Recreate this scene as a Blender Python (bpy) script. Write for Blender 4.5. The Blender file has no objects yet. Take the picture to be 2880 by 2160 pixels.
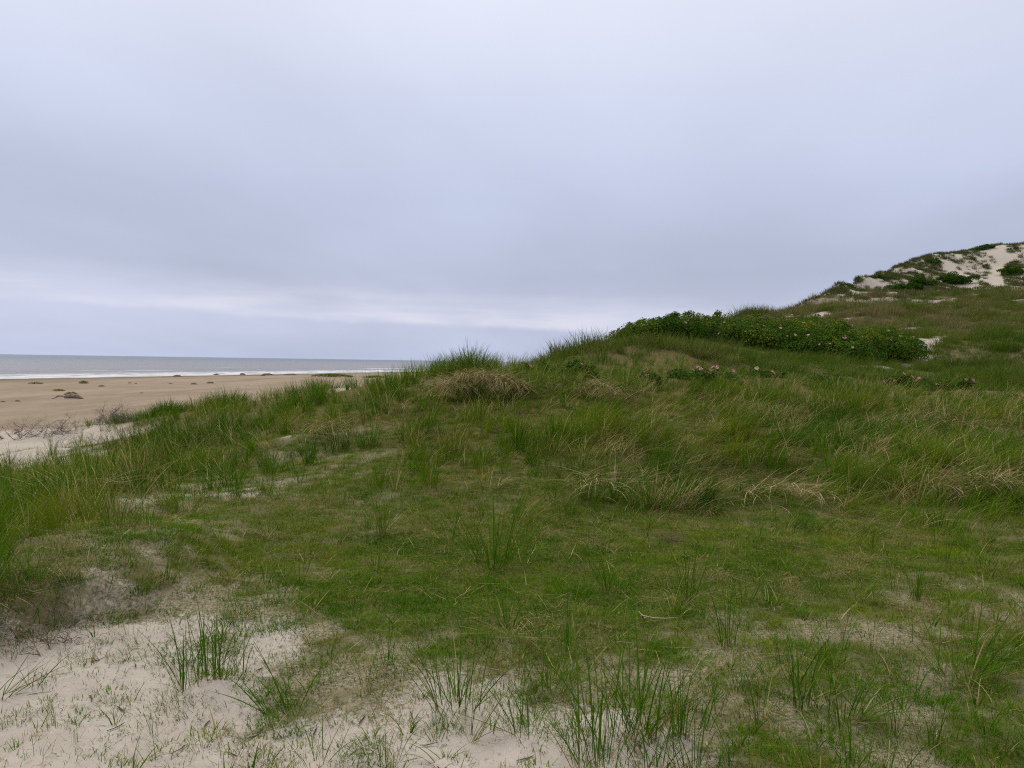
import bpy, math, random
import numpy as np
from mathutils import Vector, Matrix

rng = np.random.default_rng(7)
random.seed(7)
R = math.radians
scene = bpy.context.scene

# ------------------------------------------------------------------ camera
PW, PH, FPX = 2880.0, 2160.0, 2217.0
EYE = np.array([0.0, 0.0, 1.6])
PITCH, ROLL = -1.62, 0.85
cam_d = bpy.data.cameras.new('camera')
cam_d.sensor_width = 36.0
cam_d.lens = 36.0 * FPX / PW
cam_d.clip_start = 0.05
cam_d.clip_end = 60000.0
cam = bpy.data.objects.new('camera', cam_d)
scene.collection.objects.link(cam)
_f = np.array([0, math.cos(R(PITCH)), math.sin(R(PITCH))])
_r0 = np.array([1.0, 0, 0])
_u0 = np.cross(_r0, _f)
_r = _r0 * math.cos(R(ROLL)) + _u0 * math.sin(R(ROLL))
_u = np.cross(_r, _f)
cam.matrix_world = Matrix(((_r[0], _u[0], -_f[0], EYE[0]), (_r[1], _u[1], -_f[1], EYE[1]),
                           (_r[2], _u[2], -_f[2], EYE[2]), (0, 0, 0, 1)))
scene.camera = cam

# ------------------------------------------------------------------ world (overcast) and sun
SUN_EL, SUN_AZ = 52.0, -40.0           # azimuth measured from +Y towards +X
world = bpy.data.worlds.new('World')
scene.world = world
world.use_nodes = True
wn, wl = world.node_tree.nodes, world.node_tree.links
wn.clear()


def N(nodes, typ, **kw):
    n = nodes.new(typ)
    for k, v in kw.items():
        setattr(n, k, v)
    return n


def math_node(nodes, links, op, a, b=None, c=None, clamp=False):
    n = nodes.new('ShaderNodeMath')
    n.operation = op
    n.use_clamp = clamp
    for i, v in enumerate((a, b, c)):
        if v is None:
            continue
        if isinstance(v, (int, float)):
            n.inputs[i].default_value = v
        else:
            links.new(v, n.inputs[i])
    return n.outputs[0]


def mapr(nodes, links, v, a, b, c=0.0, d=1.0, smooth=True):
    n = nodes.new('ShaderNodeMapRange')
    n.interpolation_type = 'SMOOTHSTEP' if smooth else 'LINEAR'
    links.new(v, n.inputs[0])
    for i, x in enumerate((a, b, c, d)):
        n.inputs[i + 1].default_value = x
    return n.outputs[0]


def mixc(nodes, links, f, a, b, mode='MIX'):
    n = nodes.new('ShaderNodeMix')
    n.data_type = 'RGBA'
    n.blend_type = mode
    for s, v in ((n.inputs[0], f), (n.inputs[6], a), (n.inputs[7], b)):
        if isinstance(v, (int, float)):
            s.default_value = v
        elif isinstance(v, tuple):
            s.default_value = (*v, 1.0)
        else:
            links.new(v, s)
    return n.outputs[2]


def noise(nodes, links, vec, scale, detail=4, rough=0.5, out=0):
    n = nodes.new('ShaderNodeTexNoise')
    n.inputs['Scale'].default_value = scale
    n.inputs['Detail'].default_value = detail
    n.inputs['Roughness'].default_value = rough
    if vec is not None:
        links.new(vec, n.inputs['Vector'])
    return n.outputs[out]


def build_world():
    tc = N(wn, 'ShaderNodeTexCoord')
    sep = N(wn, 'ShaderNodeSeparateXYZ')
    wl.new(tc.outputs['Generated'], sep.inputs[0])
    dx, dy, dz = sep.outputs
    el = math_node(wn, wl, 'MAXIMUM', dz, 0.0)
    # project onto a flat cloud deck
    den = math_node(wn, wl, 'ADD', el, 0.16)
    cx = math_node(wn, wl, 'DIVIDE', dx, den)
    cy = math_node(wn, wl, 'DIVIDE', dy, den)
    comb = N(wn, 'ShaderNodeCombineXYZ')
    wl.new(math_node(wn, wl, 'ADD', math_node(wn, wl, 'MULTIPLY', cx, 0.9), math_node(wn, wl, 'MULTIPLY', cy, 0.12)), comb.inputs[0])
    wl.new(math_node(wn, wl, 'ADD', math_node(wn, wl, 'MULTIPLY', cy, 0.6), math_node(wn, wl, 'MULTIPLY', cx, -0.35)), comb.inputs[1])
    deck = noise(wn, wl, comb.outputs[0], 0.8, 4, 0.42)
    # clouds brighten towards the zenith
    ramp = N(wn, 'ShaderNodeValToRGB')
    wl.new(el, ramp.inputs[0])
    e = ramp.color_ramp.elements
    cols = [(0.0, (0.50, 0.565, 0.76)), (0.06, (0.54, 0.58, 0.76)), (0.11, (0.485, 0.53, 0.69)),
            (0.20, (0.535, 0.585, 0.755)), (0.30, (0.645, 0.695, 0.87)), (0.42, (0.80, 0.835, 0.96)),
            (0.7, (1.0, 1.0, 1.02)), (1.0, (1.22, 1.20, 1.16))]
    e[0].position, e[0].color = cols[0][0], (*cols[0][1], 1)
    e[1].position, e[1].color = cols[-1][0], (*cols[-1][1], 1)
    for p, c in cols[1:-1]:
        k = e.new(p)
        k.color = (*c, 1)
    mod = mapr(wn, wl, deck, 0.28, 0.72, 0.91, 1.10)
    modc = N(wn, 'ShaderNodeCombineXYZ')
    for i in range(3):
        wl.new(mod, modc.inputs[i])
    base = mixc(wn, wl, 1.0, ramp.outputs[0], modc.outputs[0], 'MULTIPLY')
    # bright gap above a low cloud bank near the horizon
    puff = noise(wn, wl, tc.outputs['Generated'], 9.0, 5, 0.55)
    sc = N(wn, 'ShaderNodeMapping')
    sc.inputs['Scale'].default_value = (5, 5, 40)
    wl.new(tc.outputs['Generated'], sc.inputs[0])
    streak = noise(wn, wl, sc.outputs[0], 1.0, 4, 0.5)
    cen = math_node(wn, wl, 'MULTIPLY_ADD', dx, -0.030, 0.0455)
    cen = math_node(wn, wl, 'ADD', cen, math_node(wn, wl, 'MULTIPLY', math_node(wn, wl, 'SUBTRACT', puff, 0.5), 0.026))
    d = math_node(wn, wl, 'SUBTRACT', el, cen)
    lo = mapr(wn, wl, d, -0.007, 0.003)
    hi = mapr(wn, wl, d, 0.004, 0.050, 1.0, 0.0)
    band = math_node(wn, wl, 'MULTIPLY', math_node(wn, wl, 'MULTIPLY', lo, hi), mapr(wn, wl, streak, 0.32, 0.62, 0.25, 0.9))
    base = mixc(wn, wl, band, base, (0.75, 0.755, 0.88))
    # thin veil of true sky light through the deck
    sky = N(wn, 'ShaderNodeTexSky', sky_type='NISHITA')
    sky.sun_disc = False
    sky.sun_elevation = R(SUN_EL)
    sky.sun_rotation = R(SUN_AZ)
    skyd = mixc(wn, wl, 1.0, sky.outputs[0], (0.10, 0.10, 0.10), 'MULTIPLY')
    base = mixc(wn, wl, 0.06, base, skyd)
    bg = N(wn, 'ShaderNodeBackground')
    wl.new(base, bg.inputs[0])
    bg.inputs[1].default_value = 1.0
    out = N(wn, 'ShaderNodeOutputWorld')
    wl.new(bg.outputs[0], out.inputs[0])


build_world()
sun_d = bpy.data.lights.new('sun', 'SUN')
sun_d.energy = 1.35
sun_d.angle = R(18)
sun_d.color = (1.0, 0.96, 0.9)
sun = bpy.data.objects.new('sun', sun_d)
scene.collection.objects.link(sun)
_sd = Vector((math.sin(R(SUN_AZ)) * math.cos(R(SUN_EL)), math.cos(R(SUN_AZ)) * math.cos(R(SUN_EL)), math.sin(R(SUN_EL))))
sun.rotation_euler = _sd.to_track_quat('Z', 'Y').to_euler()
sun.location = (0, 0, 60)
vs = scene.view_settings
vs.view_transform = 'Standard'
vs.look = 'None'
vs.exposure = 0.0
vs.gamma = 1.0
vs.use_curve_mapping = False
scene.cycles.max_bounces = 3
scene.cycles.diffuse_bounces = 1
scene.cycles.use_denoising = False
scene.cycles.filter_width = 1.15
scene.cycles.glossy_bounces = 2
scene.cycles.transmission_bounces = 2

# ------------------------------------------------------------------ numeric helpers


def sstep(a, b, x):
    t = np.clip((np.asarray(x, float) - a) / (b - a), 0, 1)
    return t * t * (3 - 2 * t)


def _hash(ix, iy, seed):
    h = (ix.astype(np.int64) * 374761393 + iy.astype(np.int64) * 668265263 + seed * 1442695041) & 0xFFFFFFFF
    h = ((h ^ (h >> 13)) * 1274126177) & 0xFFFFFFFF
    return ((h ^ (h >> 16)) & 0xFFFFFF) / float(0xFFFFFF)


def vnoise(x, y, seed=0):
    x = np.asarray(x, float); y = np.asarray(y, float)
    ix, iy = np.floor(x), np.floor(y)
    fx, fy = x - ix, y - iy
    fx = fx * fx * fx * (fx * (fx * 6 - 15) + 10); fy = fy * fy * fy * (fy * (fy * 6 - 15) + 10)
    a = _hash(ix, iy, seed); b = _hash(ix + 1, iy, seed)
    c = _hash(ix, iy + 1, seed); d = _hash(ix + 1, iy + 1, seed)
    return (a * (1 - fx) + b * fx) * (1 - fy) + (c * (1 - fx) + d * fx) * fy


def fbm(x, y, seed=0, oct=3):
    s, a, t = 0.0, 1.0, 0.0
    for o in range(oct):
        cs, sn = math.cos(o * 0.9 + seed), math.sin(o * 0.9 + seed)
        s = s + a * vnoise((x * cs - y * sn) * 2 ** o, (x * sn + y * cs) * 2 ** o, seed * 17 + o)
        t += a; a *= 0.5
    return s / t


def ray(px, py):
    return _f + _r * ((px - PW / 2) / FPX) - _u * ((py - PH / 2) / FPX)


def at(px, py, D):
    """photo pixel at forward distance D (metres) -> point"""
    return EYE + ray(px, py) * D


# ------------------------------------------------------------------ terrain
SEA = -2.45
SN = np.array([0.952, -0.306]); SP = np.array([-83.0, 128.0])     # shoreline normal (inland) and a point on it


def inland(x, y):
    return (x - SP[0]) * SN[0] + (y - SP[1]) * SN[1]


def beach_z(x, y):
    s = inland(x, y)
    return SEA + np.where(s > 0, s * 0.006, s * 0.02) + 0.035 * (fbm(x * 0.12, y * 0.12, 5) - 0.5)


MOUNDS = []
for _px, _py, _h, _sg in [(590, 1915, .055, .16), (800, 2010, .03, .10), (1285, 1985, .05, .15), (1465, 2068, .035, .12), (1750, 2065, .06, .22), (1555, 1935, .03, .12), (910, 2145, .04, .14),
                           (380, 2150, .03, .12), (160, 2040, .03, .14), (1912, 2070, .03, .10), (2140, 2020, .03, .12), (2380, 2020, .04, .14), (2715, 1905, .06, .2), (240, 1870, .03, .12), (330, 1790, .03, .14), (120, 2140, .035, .14)]:
    _d = ray(_px, _py); _k = -EYE[2] / _d[2]
    MOUNDS.append((_d[0] * _k, _d[1] * _k, _h, _sg))
CP = []
for a in [  # pixel of bare ground, distance
    (100, 1380, 10.3), (0, 1292, 13.5), (180, 1245, 16.0), (60, 1205, 18.5), (240, 1200, 18.5),
    (330, 1195, 17.5), (450, 1175, 18.0), (620, 1150, 18.5), (800, 1122, 18.5), (1000, 1090, 18.0), (1140, 1066, 17.5),
    (1320, 1042, 16.8), (1470, 1054, 17.2), (1560, 1060, 17.3), (1850, 1060, 18.5), (2200, 1072, 20), (2600, 1088, 22), (2880, 1095, 22),
    (250, 1330, 11.5), (400, 1300, 11.5), (800, 1300, 10.6), (1440, 1330, 9.6), (1900, 1420, 8.6), (2300, 1430, 8.6), (2800, 1440, 8.4),
    (420, 1230, 14.5), (800, 1195, 14.2), (1350, 1150, 13.4), (1350, 1240, 11.5), (1900, 1220, 12), (2500, 1230, 12.5),
    (1900, 1120, 15), (2600, 1140, 16), (1620, 995, 22), (1690, 980, 23.5), (1740, 995, 26),
    (1610, 1024, 20.5), (1800, 1000, 27), (2000, 1004, 27), (2200, 1020, 28), (2500, 1036, 28), (2560, 1035, 32), (2750, 1045, 30), (2870, 1055, 27),
    (1760, 970, 31), (1850, 962, 34), (2000, 956, 35), (2400, 955, 40), (2600, 955, 40), (2800, 950, 42), (2600, 905, 60), (2880, 880, 65), (2750, 905, 58),
    (2080, 903, 70), (2160, 887, 74), (2220, 873, 79), (2280, 850, 88), (2320, 824, 95), (2370, 798, 102), (2420, 780, 110), (2470, 771, 117), (2520, 749, 124), (2560, 734, 130), (2600, 724, 134), (2640, 721, 137), (2680, 718, 140), (2715, 712, 141), (2755, 698, 142), (2800, 700, 143), (2840, 695, 144), (2880, 690, 145),
    (2400, 838, 100), (2460, 815, 108), (2540, 790, 117), (2620, 770, 124), (2720, 755, 128), (2820, 745, 130),
    (2880, 790, 115), (2700, 812, 110), (2500, 835, 104), (2400, 868, 85), (2700, 865, 80), (2880, 830, 95),
]:
    CP.append(at(*a))
for _px, _d, _z in [(2080, 85, 3.5), (2220, 96, 4.5), (2320, 110, 6.5), (2370, 120, 8), (2420, 130, 10), (2470, 137, 11.5), (2520, 143, 13), (2600, 152, 16), (2700, 160, 18), (2850, 165, 20), (2080, 100, 2.5), (2220, 115, 3), (2320, 135, 4)]:
    _q = at(_px, 900, _d)
    CP.append(np.array([_q[0], _q[1], _z]))
for p in [(-2, 2.5, -.10), (0, 2.5, 0), (2, 2.5, .02), (-2.6, 3.6, -.10), (-1.2, 4.2, -.02), (0, 4.5, 0), (3, 4.5, .03), (-3.3, 5.2, 0.10), (-5, 5.5, -.2),
          (-6, 8, -.2), (0, 6.5, 0), (-2.2, 6.5, .04), (3, 6.8, .03), (5, 6.8, .08), (-3.6, 7.6, .12), (0, 0, 0), (-3, 0, -.2), (3, 0, .05), (0, -6, .3), (-8, 2, -.8), (-14, 0, -1.7),
          (-8, 24, -1.2), (-3, 25, -.5), (0, 26, .3), (-14, 24, -1.6), (-16, 14, -1.2), (4, 40, 1.2), (10, 80, 2.0), (8, 55, 1.5), (0, 60, -1.4), (-10, 40, -1.8),
          (20, 110, 2.5), (30, 150, 4), (60, 190, 6), (110, 185, 14), (150, 150, 20), (200, 100, 12), (130, 80, 13), (90, 60, 9), (60, 35, 5), (30, 8, 1.8),
          (15, 0, .8), (-8, -12, -.4), (15, -20, 1.5), (-20, -20, -1.7), (100, 10, 8), (100, -40, 8), (60, 260, 6), (200, 250, 10), (250, 0, 10), (0, 130, -1.8), (20, 220, -1.6),
          (-22, 60, -1.9), (-12, 90, -1.9), (-28, 30, -1.9), (-32, 5, -1.9), (-40, -30, -1.9), (-50, 60, -2.1)]:
    CP.append(np.array(p, float))
CP = np.array(CP)
_C2 = 1.2 ** 2
_A = np.sqrt(((CP[:, None, :2] - CP[None, :, :2]) ** 2).sum(-1) + _C2)
_n = len(CP)
_M = np.zeros((_n + 1, _n + 1)); _M[:_n, :_n] = _A - 0.02 * np.eye(_n); _M[:_n, _n] = 1; _M[_n, :_n] = 1
_W = np.linalg.solve(_M, np.append(CP[:, 2], 0))


def rbf(x, y):
    sh = np.shape(x)
    x = np.ravel(x).astype(float); y = np.ravel(y).astype(float)
    out = np.full(x.shape, _W[_n])
    for k in range(_n):
        out += _W[k] * np.sqrt((x - CP[k, 0]) ** 2 + (y - CP[k, 1]) ** 2 + _C2)
    return out.reshape(sh)


def seg_dist(x, y, pts):
    """distance to a polyline"""
    best = np.full(np.shape(x), 1e9)
    for (x0, y0), (x1, y1) in zip(pts[:-1], pts[1:]):
        dx, dy = x1 - x0, y1 - y0
        t = np.clip(((x - x0) * dx + (y - y0) * dy) / (dx * dx + dy * dy + 1e-9), 0, 1)
        best = np.minimum(best, np.hypot(x - x0 - t * dx, y - y0 - t * dy))
    return best


def H(x, y):
    x = np.asarray(x, float); y = np.asarray(y, float)
    z = rbf(x, y)
    d = np.hypot(x, y)
    bz = beach_z(x, y)
    s = inland(x, y)
    # hummocks grow with the wildness of the dunes
    amp = 0.15 * sstep(7, 11, d) + 0.05 * sstep(15, 30, d) + 0.5 * sstep(40, 80, d) - 0.25 * sstep(100, 130, d)
    sc1 = 0.55
    hum = (fbm(x * sc1, y * sc1, 3) - 0.5) * np.minimum(amp, 0.16) * 2 + (fbm(x * 0.13, y * 0.13, 4) - 0.5) * np.maximum(amp - 0.16, 0) * 2
    z = z + hum + (fbm(x * 2.2, y * 2.2, 8) - 0.5) * 0.05 * sstep(1, 3, d) + (fbm(x * 6.5, y * 6.5, 9, 2) - 0.5) * 0.016
    # small eroded bank at the left: a step about 0.16 m high
    e = (y - 4.62) - 0.55 * (x + 2.6) + 0.10 * np.sin(x * 6.0) + 0.05 * np.sin(y * 9 + 1)
    z = z + 0.21 * sstep(-0.06, 0.07, e) * sstep(-2.0, -2.7, x) * sstep(7.5, 5.5, y) * sstep(-6, -4.5, x)
    for mx_, my_, mh, ms in MOUNDS:
        r2 = ((x - mx_) ** 2 + (y - my_) ** 2) / (ms * ms)
        z = z + mh * np.exp(-r2) - .35 * mh * np.exp(-r2 / 5)
    w = sstep(93.5, 100.5, s)
    return bz + (z - bz) * w


def hit(px, py, dmin=1.5, dmax=250.0):
    """where the sight line of a photo pixel first meets the ground"""
    r = ray(px, py)
    D = dmin * (dmax / dmin) ** np.linspace(0, 1, 420)
    P = EYE + r[None] * D[:, None]
    below = P[:, 2] < H(P[:, 0], P[:, 1])
    if not below.any():
        return None
    i = int(np.argmax(below))
    a, b = D[max(i - 1, 0)], D[i]
    for _ in range(12):
        m = 0.5 * (a + b); p = EYE + r * m
        if p[2] < float(H(p[0], p[1])):
            b = m
        else:
            a = m
    p = EYE + r * b
    p[2] = float(H(p[0], p[1]))
    return p


def graded(lo, hi, c, d0, g):
    """coordinates spaced d0 near c and growing away from it"""
    out = [c]
    v = c
    while v < hi:
        v += d0 + g * max(0, v - c); out.append(v)
    v = c; left = []
    while v > lo:
        v -= d0 + g * max(0, c - v); left.append(v)
    return np.array(left[::-1] + out)


# cover fields sampled in the photograph: pixel, turf, tall grass, dryness
COVER = [
    (100, 2120, .10, .0, .2), (500, 2120, .10, .0, .2), (900, 2120, .22, .03, .2), (1300, 2120, .2, .10, .25), (1700, 2120, .38, .15, .25), (2100, 2120, .55, .15, .25), (2500, 2120, .6, .12, .25), (2850, 2120, .75, .12, .2),
    (100, 1950, .07, 0, .2), (500, 1950, .08, 0, .2), (900, 1950, .42, 0, .15), (1300, 1950, .28, .08, .25), (1700, 1950, .45, .15, .25), (2100, 1950, .58, .15, .3), (2500, 1950, .58, .12, .3), (2850, 1950, .7, .15, .3),
    (60, 1830, .02, 0, .3), (300, 1800, .06, 0, .3), (500, 1780, .18, 0, .2), (700, 1800, .36, 0, .2), (850, 1880, .42, 0, .2), (1000, 1800, .52, 0, .25), (1400, 1800, .72, .05, .25), (1800, 1800, .68, .07, .3), (2200, 1800, .62, .07, .35), (2600, 1800, .55, .07, .4), (2850, 1780, .6, .08, .4),
    (60, 1690, .5, .75, .3), (160, 1650, .6, .5, .4), (250, 1660, .5, .1, .4), (330, 1690, .36, 0, .4), (480, 1690, .34, 0, .4), (400, 1630, .55, 0, .4), (560, 1650, .5, 0, .3), (700, 1680, .58, 0, .2), (1000, 1660, .98, 0, .15), (1400, 1660, 1, .02, .15), (1800, 1660, 1, .02, .2), (2300, 1660, .85, .05, .35), (2800, 1660, .68, .05, .5),
    (60, 1570, .3, .9, .2), (200, 1570, .5, .8, .2), (400, 1560, .6, .05, .5), (700, 1560, .75, 0, .4), (1000, 1560, .9, 0, .25), (1400, 1550, .92, .05, .3), (1800, 1550, .97, .05, .25), (2300, 1560, .92, .1, .35), (2800, 1560, .85, .2, .4),
    (60, 1460, .2, 1, .15), (300, 1460, .3, .9, .15), (550, 1470, .55, .15, .45), (700, 1440, .6, .15, .4), (900, 1460, .75, .06, .35), (1300, 1450, .9, .1, .3), (1800, 1470, .92, .1, .35), (2200, 1470, .9, .22, .4), (2600, 1470, .85, .5, .4), (2850, 1470, .8, .7, .4),
    (60, 1370, .5, 1, .75), (350, 1370, .5, 1, .6), (600, 1380, .42, .62, .35), (760, 1370, .40, .5, .35), (900, 1370, .7, .3, .35), (1100, 1370, .8, .2, .35), (1500, 1370, .9, .5, .35), (1800, 1370, .8, .8, .4), (2200, 1370, .8, 1, .35), (2600, 1370, .8, 1, .4), (2850, 1370, .8, 1, .4),
    (60, 1325, .4, 1, .7), (300, 1300, .5, 1, .5), (600, 1300, .7, .9, .65), (900, 1300, .7, .4, .4), (1200, 1300, .9, .45, .3), (1500, 1300, .8, .8, .35), (1900, 1300, .8, 1, .3), (2400, 1300, .8, 1, .35), (2800, 1300, .8, 1, .35),
    (350, 1240, .5, 1, .2), (600, 1230, .5, 1, .7), (900, 1230, .5, .5, .6), (1200, 1230, .7, .75, .5), (1500, 1220, .7, .9, .3), (2000, 1200, .8, 1, .25), (2500, 1200, .8, 1, .3), (2850, 1200, .8, 1, .3),
    (450, 1170, .5, 1, .15), (700, 1150, .5, 1, .25), (1000, 1130, .6, 1, .3), (1350, 1130, .6, 1, .6), (1700, 1130, .7, 1, .3), (2200, 1120, .7, 1, .3), (2800, 1120, .7, 1, .2),
    (250, 1195, .3, .35, .3), (60, 1230, 0, 0, .5), (200, 1240, .05, .1, .5), (60, 1280, .02, .12, .4), (150, 1300, .05, .3, .3),
]
CV = []
for c in COVER:
    p = hit(c[0], c[1])
    if p is not None and p[1] < 30:
        CV.append((p[0], p[1], c[2], c[3], c[4]))
for p in [(-5, 20, 0, 0, .5), (-14, 18, 0, .05, .5), (-12, 22, 0, .02, .5), (-5, 21, .3, .7, .3), (0, 22, .5, 1, .3), (6, 26, .6, 1, .3), (12, 26, .6, 1, .3), (20, 24, .6, 1, .3),
          (9, 12, .8, 1, .3), (14, 15, .8, 1, .3), (-6.5, 9, .2, .8, .3), (-7, 6, .1, .6, .3), (-4, 2, .05, .05, .3), (4, 2, .7, .15, .3), (0, 0, .3, .1, .3), (7, 4, .8, .3, .3)]:
    CV.append(p)
CV = np.array(CV)


def cover(x, y):
    sh = np.shape(x)
    x = np.ravel(x); y = np.ravel(y)
    out = np.zeros((3,) + x.shape); wt = np.zeros(x.shape)
    for c in CV:
        w = 1.0 / (((x - c[0]) ** 2 + (y - c[1]) ** 2) / (0.04 + 0.015 * c[1] ** 2) + 0.15) ** 2
        wt += w
        for k in range(3):
            out[k] += w * c[2 + k]
    out /= wt
    return [o.reshape(sh) for o in out]


def cover_noisy(x, y):
    tf, tl, dr = cover(x, y)
    n1 = fbm(x * 1.6, y * 1.6, 21) - 0.5
    n2 = 0.55 * fbm(x * 5.0, y * 5.0, 22) + 0.45 * fbm(x * 14.0, y * 14.0, 25, 2) - 0.5
    edge = 4 * tf * (1 - tf)
    tf = np.clip(tf + (n1 * 0.8 + n2 * 1.5) * (0.25 + edge * 0.75), 0, 1)
    tl = np.clip(tl + (fbm(x * 1.1, y * 1.1, 23) - 0.5) * 1.2 * np.clip(4 * tl * (1 - tl) + .15, 0, 1), 0, 1)
    dr = np.clip(dr + (fbm(x * 0.9, y * 0.9, 24) - 0.47) * 1.3, 0.03, 0.95)
    return tf, tl, dr


# ------------------------------------------------------------------ mesh and object helpers
COL = scene.collection


def mesh_np(name, V, quads=None, tris=None, mats=(), attrs=None, smooth=False):
    me = bpy.data.meshes.new(name)
    V = np.asarray(V, np.float32)
    q = np.zeros((0, 4), np.int32) if quads is None else np.asarray(quads, np.int32).reshape(-1, 4)
    t = np.zeros((0, 3), np.int32) if tris is None else np.asarray(tris, np.int32).reshape(-1, 3)
    me.vertices.add(len(V)); me.vertices.foreach_set('co', V.ravel())
    nl = q.size + t.size
    if nl:
        me.loops.add(nl)
        me.loops.foreach_set('vertex_index', np.concatenate([q.ravel(), t.ravel()]))
        me.polygons.add(len(q) + len(t))
        me.polygons.foreach_set('loop_start', np.concatenate([np.arange(len(q)) * 4, q.size + np.arange(len(t)) * 3]).astype(np.int32))
        me.polygons.foreach_set('loop_total', np.concatenate([np.full(len(q), 4), np.full(len(t), 3)]).astype(np.int32))
        if smooth:
            me.polygons.foreach_set('use_smooth', np.ones(len(q) + len(t), bool))
    for k, v in (attrs or {}).items():
        v = np.asarray(v)
        ty = 'INT' if v.dtype.kind == 'i' else ('FLOAT_VECTOR' if v.ndim == 2 else 'FLOAT')
        a = me.attributes.new(k, ty, 'POINT')
        a.data.foreach_set('vector' if ty == 'FLOAT_VECTOR' else 'value', v.ravel().astype(np.int32 if ty == 'INT' else np.float32))
    for m in mats:
        me.materials.append(m)
    me.update(calc_edges=True)
    return me


def tag(o, label=None, cat=None, group=None, kind=None):
    for k, v in (('label', label), ('category', cat), ('group', group), ('kind', kind)):
        if v:
            o[k] = v
    return o


def obj(name, me, parent=None, loc=None, link=True):
    o = bpy.data.objects.new(name, me)
    if link:
        COL.objects.link(o)
    if parent is not None:
        o.parent = parent
    if loc is not None:
        o.location = loc
    return o


def thing(name, loc, label, cat, group=None):
    o = obj(name, None, None, loc)
    o.empty_display_size = 0.1
    return tag(o, label, cat, group)


# ------------------------------------------------------------------ materials
def new_mat(name):
    m = bpy.data.materials.new(name)
    m.use_nodes = True
    nt = m.node_tree
    nt.nodes.clear()
    return m, nt.nodes, nt.links


def attr(nodes, name, typ='GEOMETRY'):
    a = nodes.new('ShaderNodeAttribute')
    a.attribute_type = typ
    a.attribute_name = name
    return a.outputs['Fac']


def finish_leaf(n, l, col, trans=0.22, rough=0.7, spec=0.02):
    p = n.new('ShaderNodeBsdfPrincipled')
    l.new(col, p.inputs['Base Color'])
    p.inputs['Roughness'].default_value = rough
    p.inputs['Specular IOR Level'].default_value = spec
    t = n.new('ShaderNodeBsdfTranslucent')
    l.new(mixc(n, l, 1.0, col, (1.15, 1.2, 0.7), 'MULTIPLY'), t.inputs[0])
    mx = n.new('ShaderNodeMixShader')
    mx.inputs[0].default_value = trans
    l.new(p.outputs[0], mx.inputs[1]); l.new(t.outputs[0], mx.inputs[2])
    o = n.new('ShaderNodeOutputMaterial')
    l.new(mx.outputs[0], o.inputs[0])


def ramp3(n, l, v, stops):
    r = n.new('ShaderNodeValToRGB')
    l.new(v, r.inputs[0])
    e = r.color_ramp.elements
    e[0].position, e[0].color = stops[0][0], (*stops[0][1], 1)
    e[1].position, e[1].color = stops[-1][0], (*stops[-1][1], 1)
    for p, c in stops[1:-1]:
        k = e.new(p); k.color = (*c, 1)
    return r.outputs[0]


GREEN = [(0.0, (.020, .070, .002)), (0.35, (.048, .122, .003)), (0.72, (.110, .168, .005)), (1.0, (.23, .20, .012))]
STRAW = [(0.0, (.17, .115, .036)), (0.5, (.30, .235, .09)), (1.0, (.50, .43, .22))]


def blade_mat(name, green=GREEN, straw=STRAW, fixed_dry=None, base_dry=0.12, trans=0.2, tint=None):
    m, n, l = new_mat(name)
    t = attr(n, 't'); rnd = attr(n, 'rnd')
    if fixed_dry is None:
        dry = attr(n, 'dry', 'INSTANCER'); hue = attr(n, 'hue', 'INSTANCER')
    else:
        v = n.new('ShaderNodeValue'); v.outputs[0].default_value = fixed_dry; dry = v.outputs[0]
        oi = n.new('ShaderNodeObjectInfo'); hue = oi.outputs['Random']
    r2 = math_node(n, l, 'FRACT', math_node(n, l, 'MULTIPLY', rnd, 7.31))
    gsel = math_node(n, l, 'ADD', math_node(n, l, 'MULTIPLY', hue, 0.62), math_node(n, l, 'MULTIPLY', r2, 0.38))
    g = ramp3(n, l, gsel, green)
    s = ramp3(n, l, r2, straw)
    # pale sheath at the base, withered tip on some
    sheath = mapr(n, l, t, 0.02, base_dry, 0.75, 0.0)
    g = mixc(n, l, sheath, g, s)
    tip = math_node(n, l, 'MULTIPLY', mapr(n, l, t, 0.72, 1.0, 0.0, 0.8), mapr(n, l, r2, 0.45, 0.95))
    g = mixc(n, l, tip, g, s)
    isdry = math_node(n, l, 'LESS_THAN', rnd, dry)
    c = mixc(n, l, isdry, g, s)
    if tint:
        c = mixc(n, l, 1.0, c, tint, 'MULTIPLY')
    finish_leaf(n, l, c, trans)
    return m


M_MARRAM = blade_mat('marram_leaf')
M_TURF = blade_mat('turf_leaf', [(0.0, (.028, .100, .002)), (0.35, (.068, .165, .003)), (0.75, (.140, .212, .006)), (1.0, (.27, .225, .02))],
                   [(0.0, (.20, .145, .055)), (0.5, (.31, .25, .11)), (1.0, (.43, .36, .20))], base_dry=0.05)
M_FAR = blade_mat('far_leaf', [(0.0, (.045, .095, .008)), (0.4, (.085, .135, .012)), (0.75, (.135, .135, .032)), (1.0, (.205, .155, .062))],
                  [(0.0, (.13, .095, .055)), (0.5, (.20, .16, .09)), (1.0, (.30, .25, .15))], base_dry=0.1)
M_FACE = blade_mat('dune_face_leaf', [(0.0, (.035, .062, .018)), (0.4, (.062, .092, .026)), (0.75, (.115, .125, .045)), (1.0, (.18, .155, .07))],
                   [(0.0, (.16, .12, .065)), (0.5, (.24, .195, .11)), (1.0, (.34, .28, .17))], base_dry=0.1)
M_LEAF = blade_mat('tuft_leaf_green', [(0.0, (.030, .092, .004)), (0.6, (.060, .140, .006)), (1.0, (.105, .175, .009))], fixed_dry=0.0, base_dry=0.12)
M_LEAFDRY = blade_mat('tuft_leaf_dry', fixed_dry=1.0)
M_STRAW = blade_mat('thatch_straw', straw=[(0.0, (.15, .105, .042)), (0.5, (.32, .25, .115)), (1.0, (.54, .46, .26))], fixed_dry=1.0)


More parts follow.
